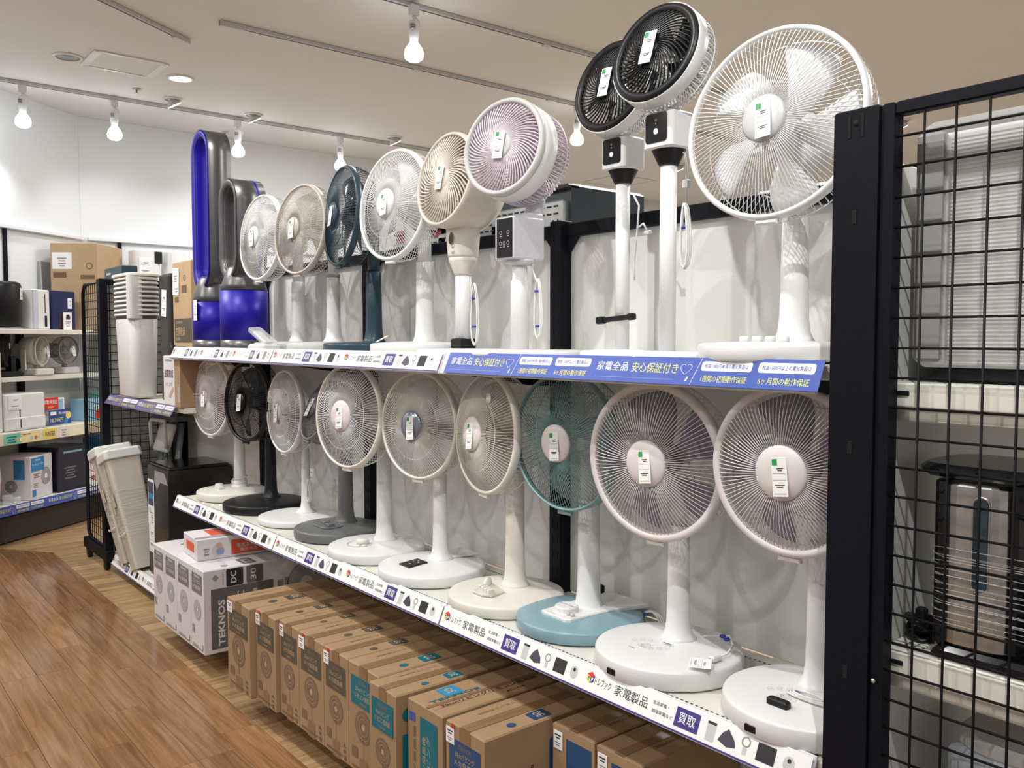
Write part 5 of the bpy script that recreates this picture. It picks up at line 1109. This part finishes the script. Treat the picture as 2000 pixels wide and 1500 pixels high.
# ================================================================== BEHIND THE TOP RAIL: microwaves on the other side
t = thing('back_shelf', 'rear side shelf holding microwaves behind the top rail', 'shelving', (2.2, 2.4, 0)); obj('shelf_board', MB().box((0, 0, 1.60), (.5, 3.0, .03), .004), SHELFM, t)
for y in (-1.47, 0, 1.47): obj('upright', MB().box((-.2, y, .8), (.05, .05, 1.6), .004), FRAMEB, t)
for px, lab, case, h in ((1111, 'dark microwave with a vented steel back, highest behind the top rail', mat('dark_navy_case', (.012, .022, .032), .4), .36), (985, 'microwave with a black rim and steel back beside the red one', BLACK, .31), (880, 'dark red microwave with a vented steel back', mat('dark_red_case', (.16, .012, .015), .4), .30)):
    y = yat(px, 2.02); wm = .42; t = thing('microwave', lab, 'microwave', (2.02, y+wm/2, 1.616))
    obj('case', MB().box((.19, 0, h/2), (.36, wm, h), .01), case, t); obj('rear_plate', MB().box((0, 0, h/2-.02), (.03, wm-.03, h-.07), .006), GALV, t)
    obj('recess', MB().box((-.014, .03, h*.55), (.012, wm*.5, h*.25), .01), GALV, t)
    mm = MB()
    for k in range(10):
        for z in (h-.075, h-.10): mm.box((-.0155, -wm/2+.05+k*.035, z), (.003, .022, .006), .001)
    obj('vent_slots', mm, BLACK, t); obj('rim', MB().box((.02, 0, h-.012), (.05, wm, .02), .006), BLACK if h > .3 else case, t)
for x, y, wd, lab in ((2.55, 1.62, .26, 'white sign box behind the top rail near the cord plug'), (2.75, 1.22, .34, 'white sign box behind the largest white fan')):
    t = thing('sign_box', lab, 'box', (x, y, 1.60)); obj('body', MB().box((0, 0, .17), (.12, wd, .34 if y > 1.5 else .36), .004), PAPER, t); obj('base', MB().box((0, 0, -.02), (.14, wd, .04), .004), SHELFM, t); obj('pedestal', MB().box((0, 0, -.82), (.1, .1, 1.56), .004), SHELFM, t); mm = MB(frame((-.061, wd/2, 0), (0, -1, 0), (0, 0, 1))); bars(mm, wd/2, .28, wd*.8, .012, .0005, GINK, 2); obj('box_print', mm, GINK, t)

# ================================================================== CORNER UNIT WITH THE BLACK MESH PANEL (nearest)
XM = 1.43
t = thing('mesh_side_panel', 'large black wire mesh side panel with a wide slotted post, nearest the viewer', 'mesh panel', (XM, .80, 0))
obj('post', MB().box((.012, .0, .93), (.05, .082, 1.83), .004), FRAMEB, t)
p = t.children[0]
mm = MB()
for z in (1.66, 1.26, .86, .46): mm.box((-.0125, .0, z), (.003, .008, .024), .0008)
mm.box((-.0125, .012, 1.815), (.003, .005, .04), .0008).box((-.0125, -.012, 1.815), (.003, .005, .04), .0008); mm.lathe([(.006, 0), (.006, .002), (0, .002)], 12, M=T(-.0135, 0, 1.82) @ ZX)
obj('slot', mm, mat('slot_shadow_black', (.002, .002, .002)), p)
obj('rivet', MB(T(.0, -.052, .86) @ rot(PI, 'Z') @ ZX).lathe([(.005, .012), (.004, .015), (0, .016)], 10), STEEL, p)
obj('frame', MB().box((.008, -.054, .93), (.03, .022, 1.83), .004).box((.0085, -.467, 1.834), (.026, .803, .022), .003).box((.0085, -.467, .06), (.026, .803, .022), .003).box((.008, -.88, .93), (.03, .022, 1.83), .004), FRAMEB, t)
for k in range(15): obj('vertical_wire', MB(T(.0, -.112-k*.0505, 0)).tube([(0, 0, .07), (0, 0, 1.826)], .0023, 6), WIREB, t)
me = MB().tube([(0, -.06, 0), (0, -.875, 0)], .0023, 6).mesh('horizontal_wire', WIREB)
for k in range(33): o = link('horizontal_wire', me, t); o.location = (.0048, 0, .172+k*.0505)
# shelves of the corner unit
t = thing('corner_shelving', 'cream shelving unit behind the black mesh panel', 'shelving', (1.46, .79, 0))
obj('back_panel', MB().box((.62, -.012, .91), (1.2, .02, 1.70), .003), PANELM, t)
for z in (1.375, .905, .45):
    s = obj('shelf_board', MB().box((.615, -.235, z-.014), (1.19, .42, .028), .003), SHELFM, t)
    mm = MB()
    for k in range(26):
        y = -.05-k*.015
        for x in (.05, .065): mm.quad(x, x+.005, y-.004, y, z+.0006)
    obj('perforation', mm, BLACK, s)
    e = obj('shelf_end', MB().box((.012, -.235, z-.022), (.014, .425, .044), .003), SHELFM, t); obj('lower_lip', MB().box((.022, -.235, z-.056), (.012, .425, .024), .003), SHELFM, t)
    obj('hook', MB().box((.004, -.06, z-.018), (.004, .02, .008), .001), BLACK, e)
obj('rear_post', MB().box((1.2, -.02, .91), (.04, .04, 1.8), .003), FRAMEB, t)
# ribbed appliance above
t = thing('ribbed_heater', 'large white appliance with fine horizontal ribs behind the upper mesh', 'appliance', (1.50, .75, 1.376))
WRIB = mat('ribbed_white_plastic', (.70, .70, .69), .35, var=.02)
obj('foot', MB().box((.2, -.245, .012), (.36, .40, .024), .004), BLACK, t); obj('body', MB().box((.2, -.235, .225), (.38, .44, .40), .012), WRIB, t)
mm = MB()
for k in range(58): mm.box((.011, -.255, .034+k*.0066), (.006, .37, .0034), .001)
o = obj('rib', mm, WRIB, t); o['kind'] = 'stuff'
obj('corner_strip', MB().box((.008, -.04, .23), (.02, .045, .39), .006), MGREY, t); obj('top_cover', MB().box((.2, -.235, .432), (.37, .43, .03), .012), MGREY, t)
obj('film_wrap', MB().box((.004, -.135, .23), (.002, .17, .40), .0008), mat('wrinkled_film', (.6, .6, .6), .1, alpha=.22), t)
# coffee maker
t = thing('coffee_maker', 'steel sided coffee maker wrapped in film behind the mesh panel', 'coffee maker', (1.485, .675, .9055))
obj('base', MB().box((.10, -.13, .012), (.20, .27, .024), .008), GLOSSB, t)
obj('tank_cover', MB().rbox((.10, -.055, .165), (.19, .115, .28), .03, .006), STEEL, t, 'brushed steel tank cover')
obj('side_band', MB().rbox((.10, .0, .165), (.192, .02, .285), .008, .004), GLOSSB, t)
wi = obj('water_window', MB(frame((.0046, -.055, .175), (0, -1, 0), (0, 0, 1))).prism([(p_[0]+.012, p_[1]+.03) for p_ in rrect(.022, .155, .011, 5)], 0, .0016, .0005), mat('blue_smoke_window', (.03, .05, .07), .1), t, 'blue smoked water gauge')
obj('gauge_rim', MB(frame((.0046, -.055, .175), (0, -1, 0), (0, 0, 1))).tube([(p_[0]+.012, p_[1]+.03, .001) for p_ in rrect(.026, .16, .013, 5)], .0014, 5, closed=True), STEEL, wi)
obj('head', MB().rbox((.10, -.185, .285), (.19, .15, .06), .02, .006), GLOSSB, t); obj('lid', MB().rbox((.10, -.10, .322), (.20, .30, .022), .05, .008), GLOSSB, t)
obj('carafe', MB(T(.10, -.20, .03)).lathe([(.055, 0), (.07, .02), (.075, .07), (.06, .12), (.05, .14)], 28), mat('dark_glass', (.02, .02, .025), .05, alpha=.75), t); obj('rear_column', MB().box((.10, -.115, .16), (.17, .012, .26), .003), BLACK, t)
obj('steel_band', MB(T(.10, -.20, .03)).lathe([(.0765, .06), (.0765, .072)], 28), STEEL, t); w_ = MB()
for q in range(26):
    z = .07+q*.0048+random.uniform(-.002, .002); P_ = rrect(.204, .285, .03, 3); w_.tube([(.10+x_, -.125+y_, z+.004*math.sin(i*.55+q*1.9)) for i, (x_, y_) in enumerate(P_)], .0007, 3, closed=True)
obj('film_wrap', w_, mat('film_crease', (.85, .86, .88), .08, alpha=.28), t, 'creased clear film wrap')
t = thing('coiled_cable', 'small black coiled cable behind the coffee maker', 'cable', (1.56, .735, .9055)); obj('coil', MB().tube([(.03*math.cos(a*.9)*(.7+.3*math.sin(a*.37)), .022*math.sin(a*.9), .022+.02*math.sin(a*.6)) for a in range(34)], .006, 6), BLACK, t); obj('plug', MB(T(-.02, -.01, .05)).rbox((0, 0, 0), (.018, .018, .03), .004, .003), BLACK, t)
t = thing('grey_appliance', 'pale grey rounded appliance on the lowest visible corner shelf', 'appliance', (1.54, .72, .451)); obj('body', MB().rbox((.16, -.20, .14), (.32, .36, .28), .08, .02), mat('pale_blue_grey_plastic', (.55, .58, .68)), t); obj('lid', MB().rbox((.16, -.20, .29), (.30, .34, .03), .08, .01), LGREY, t)
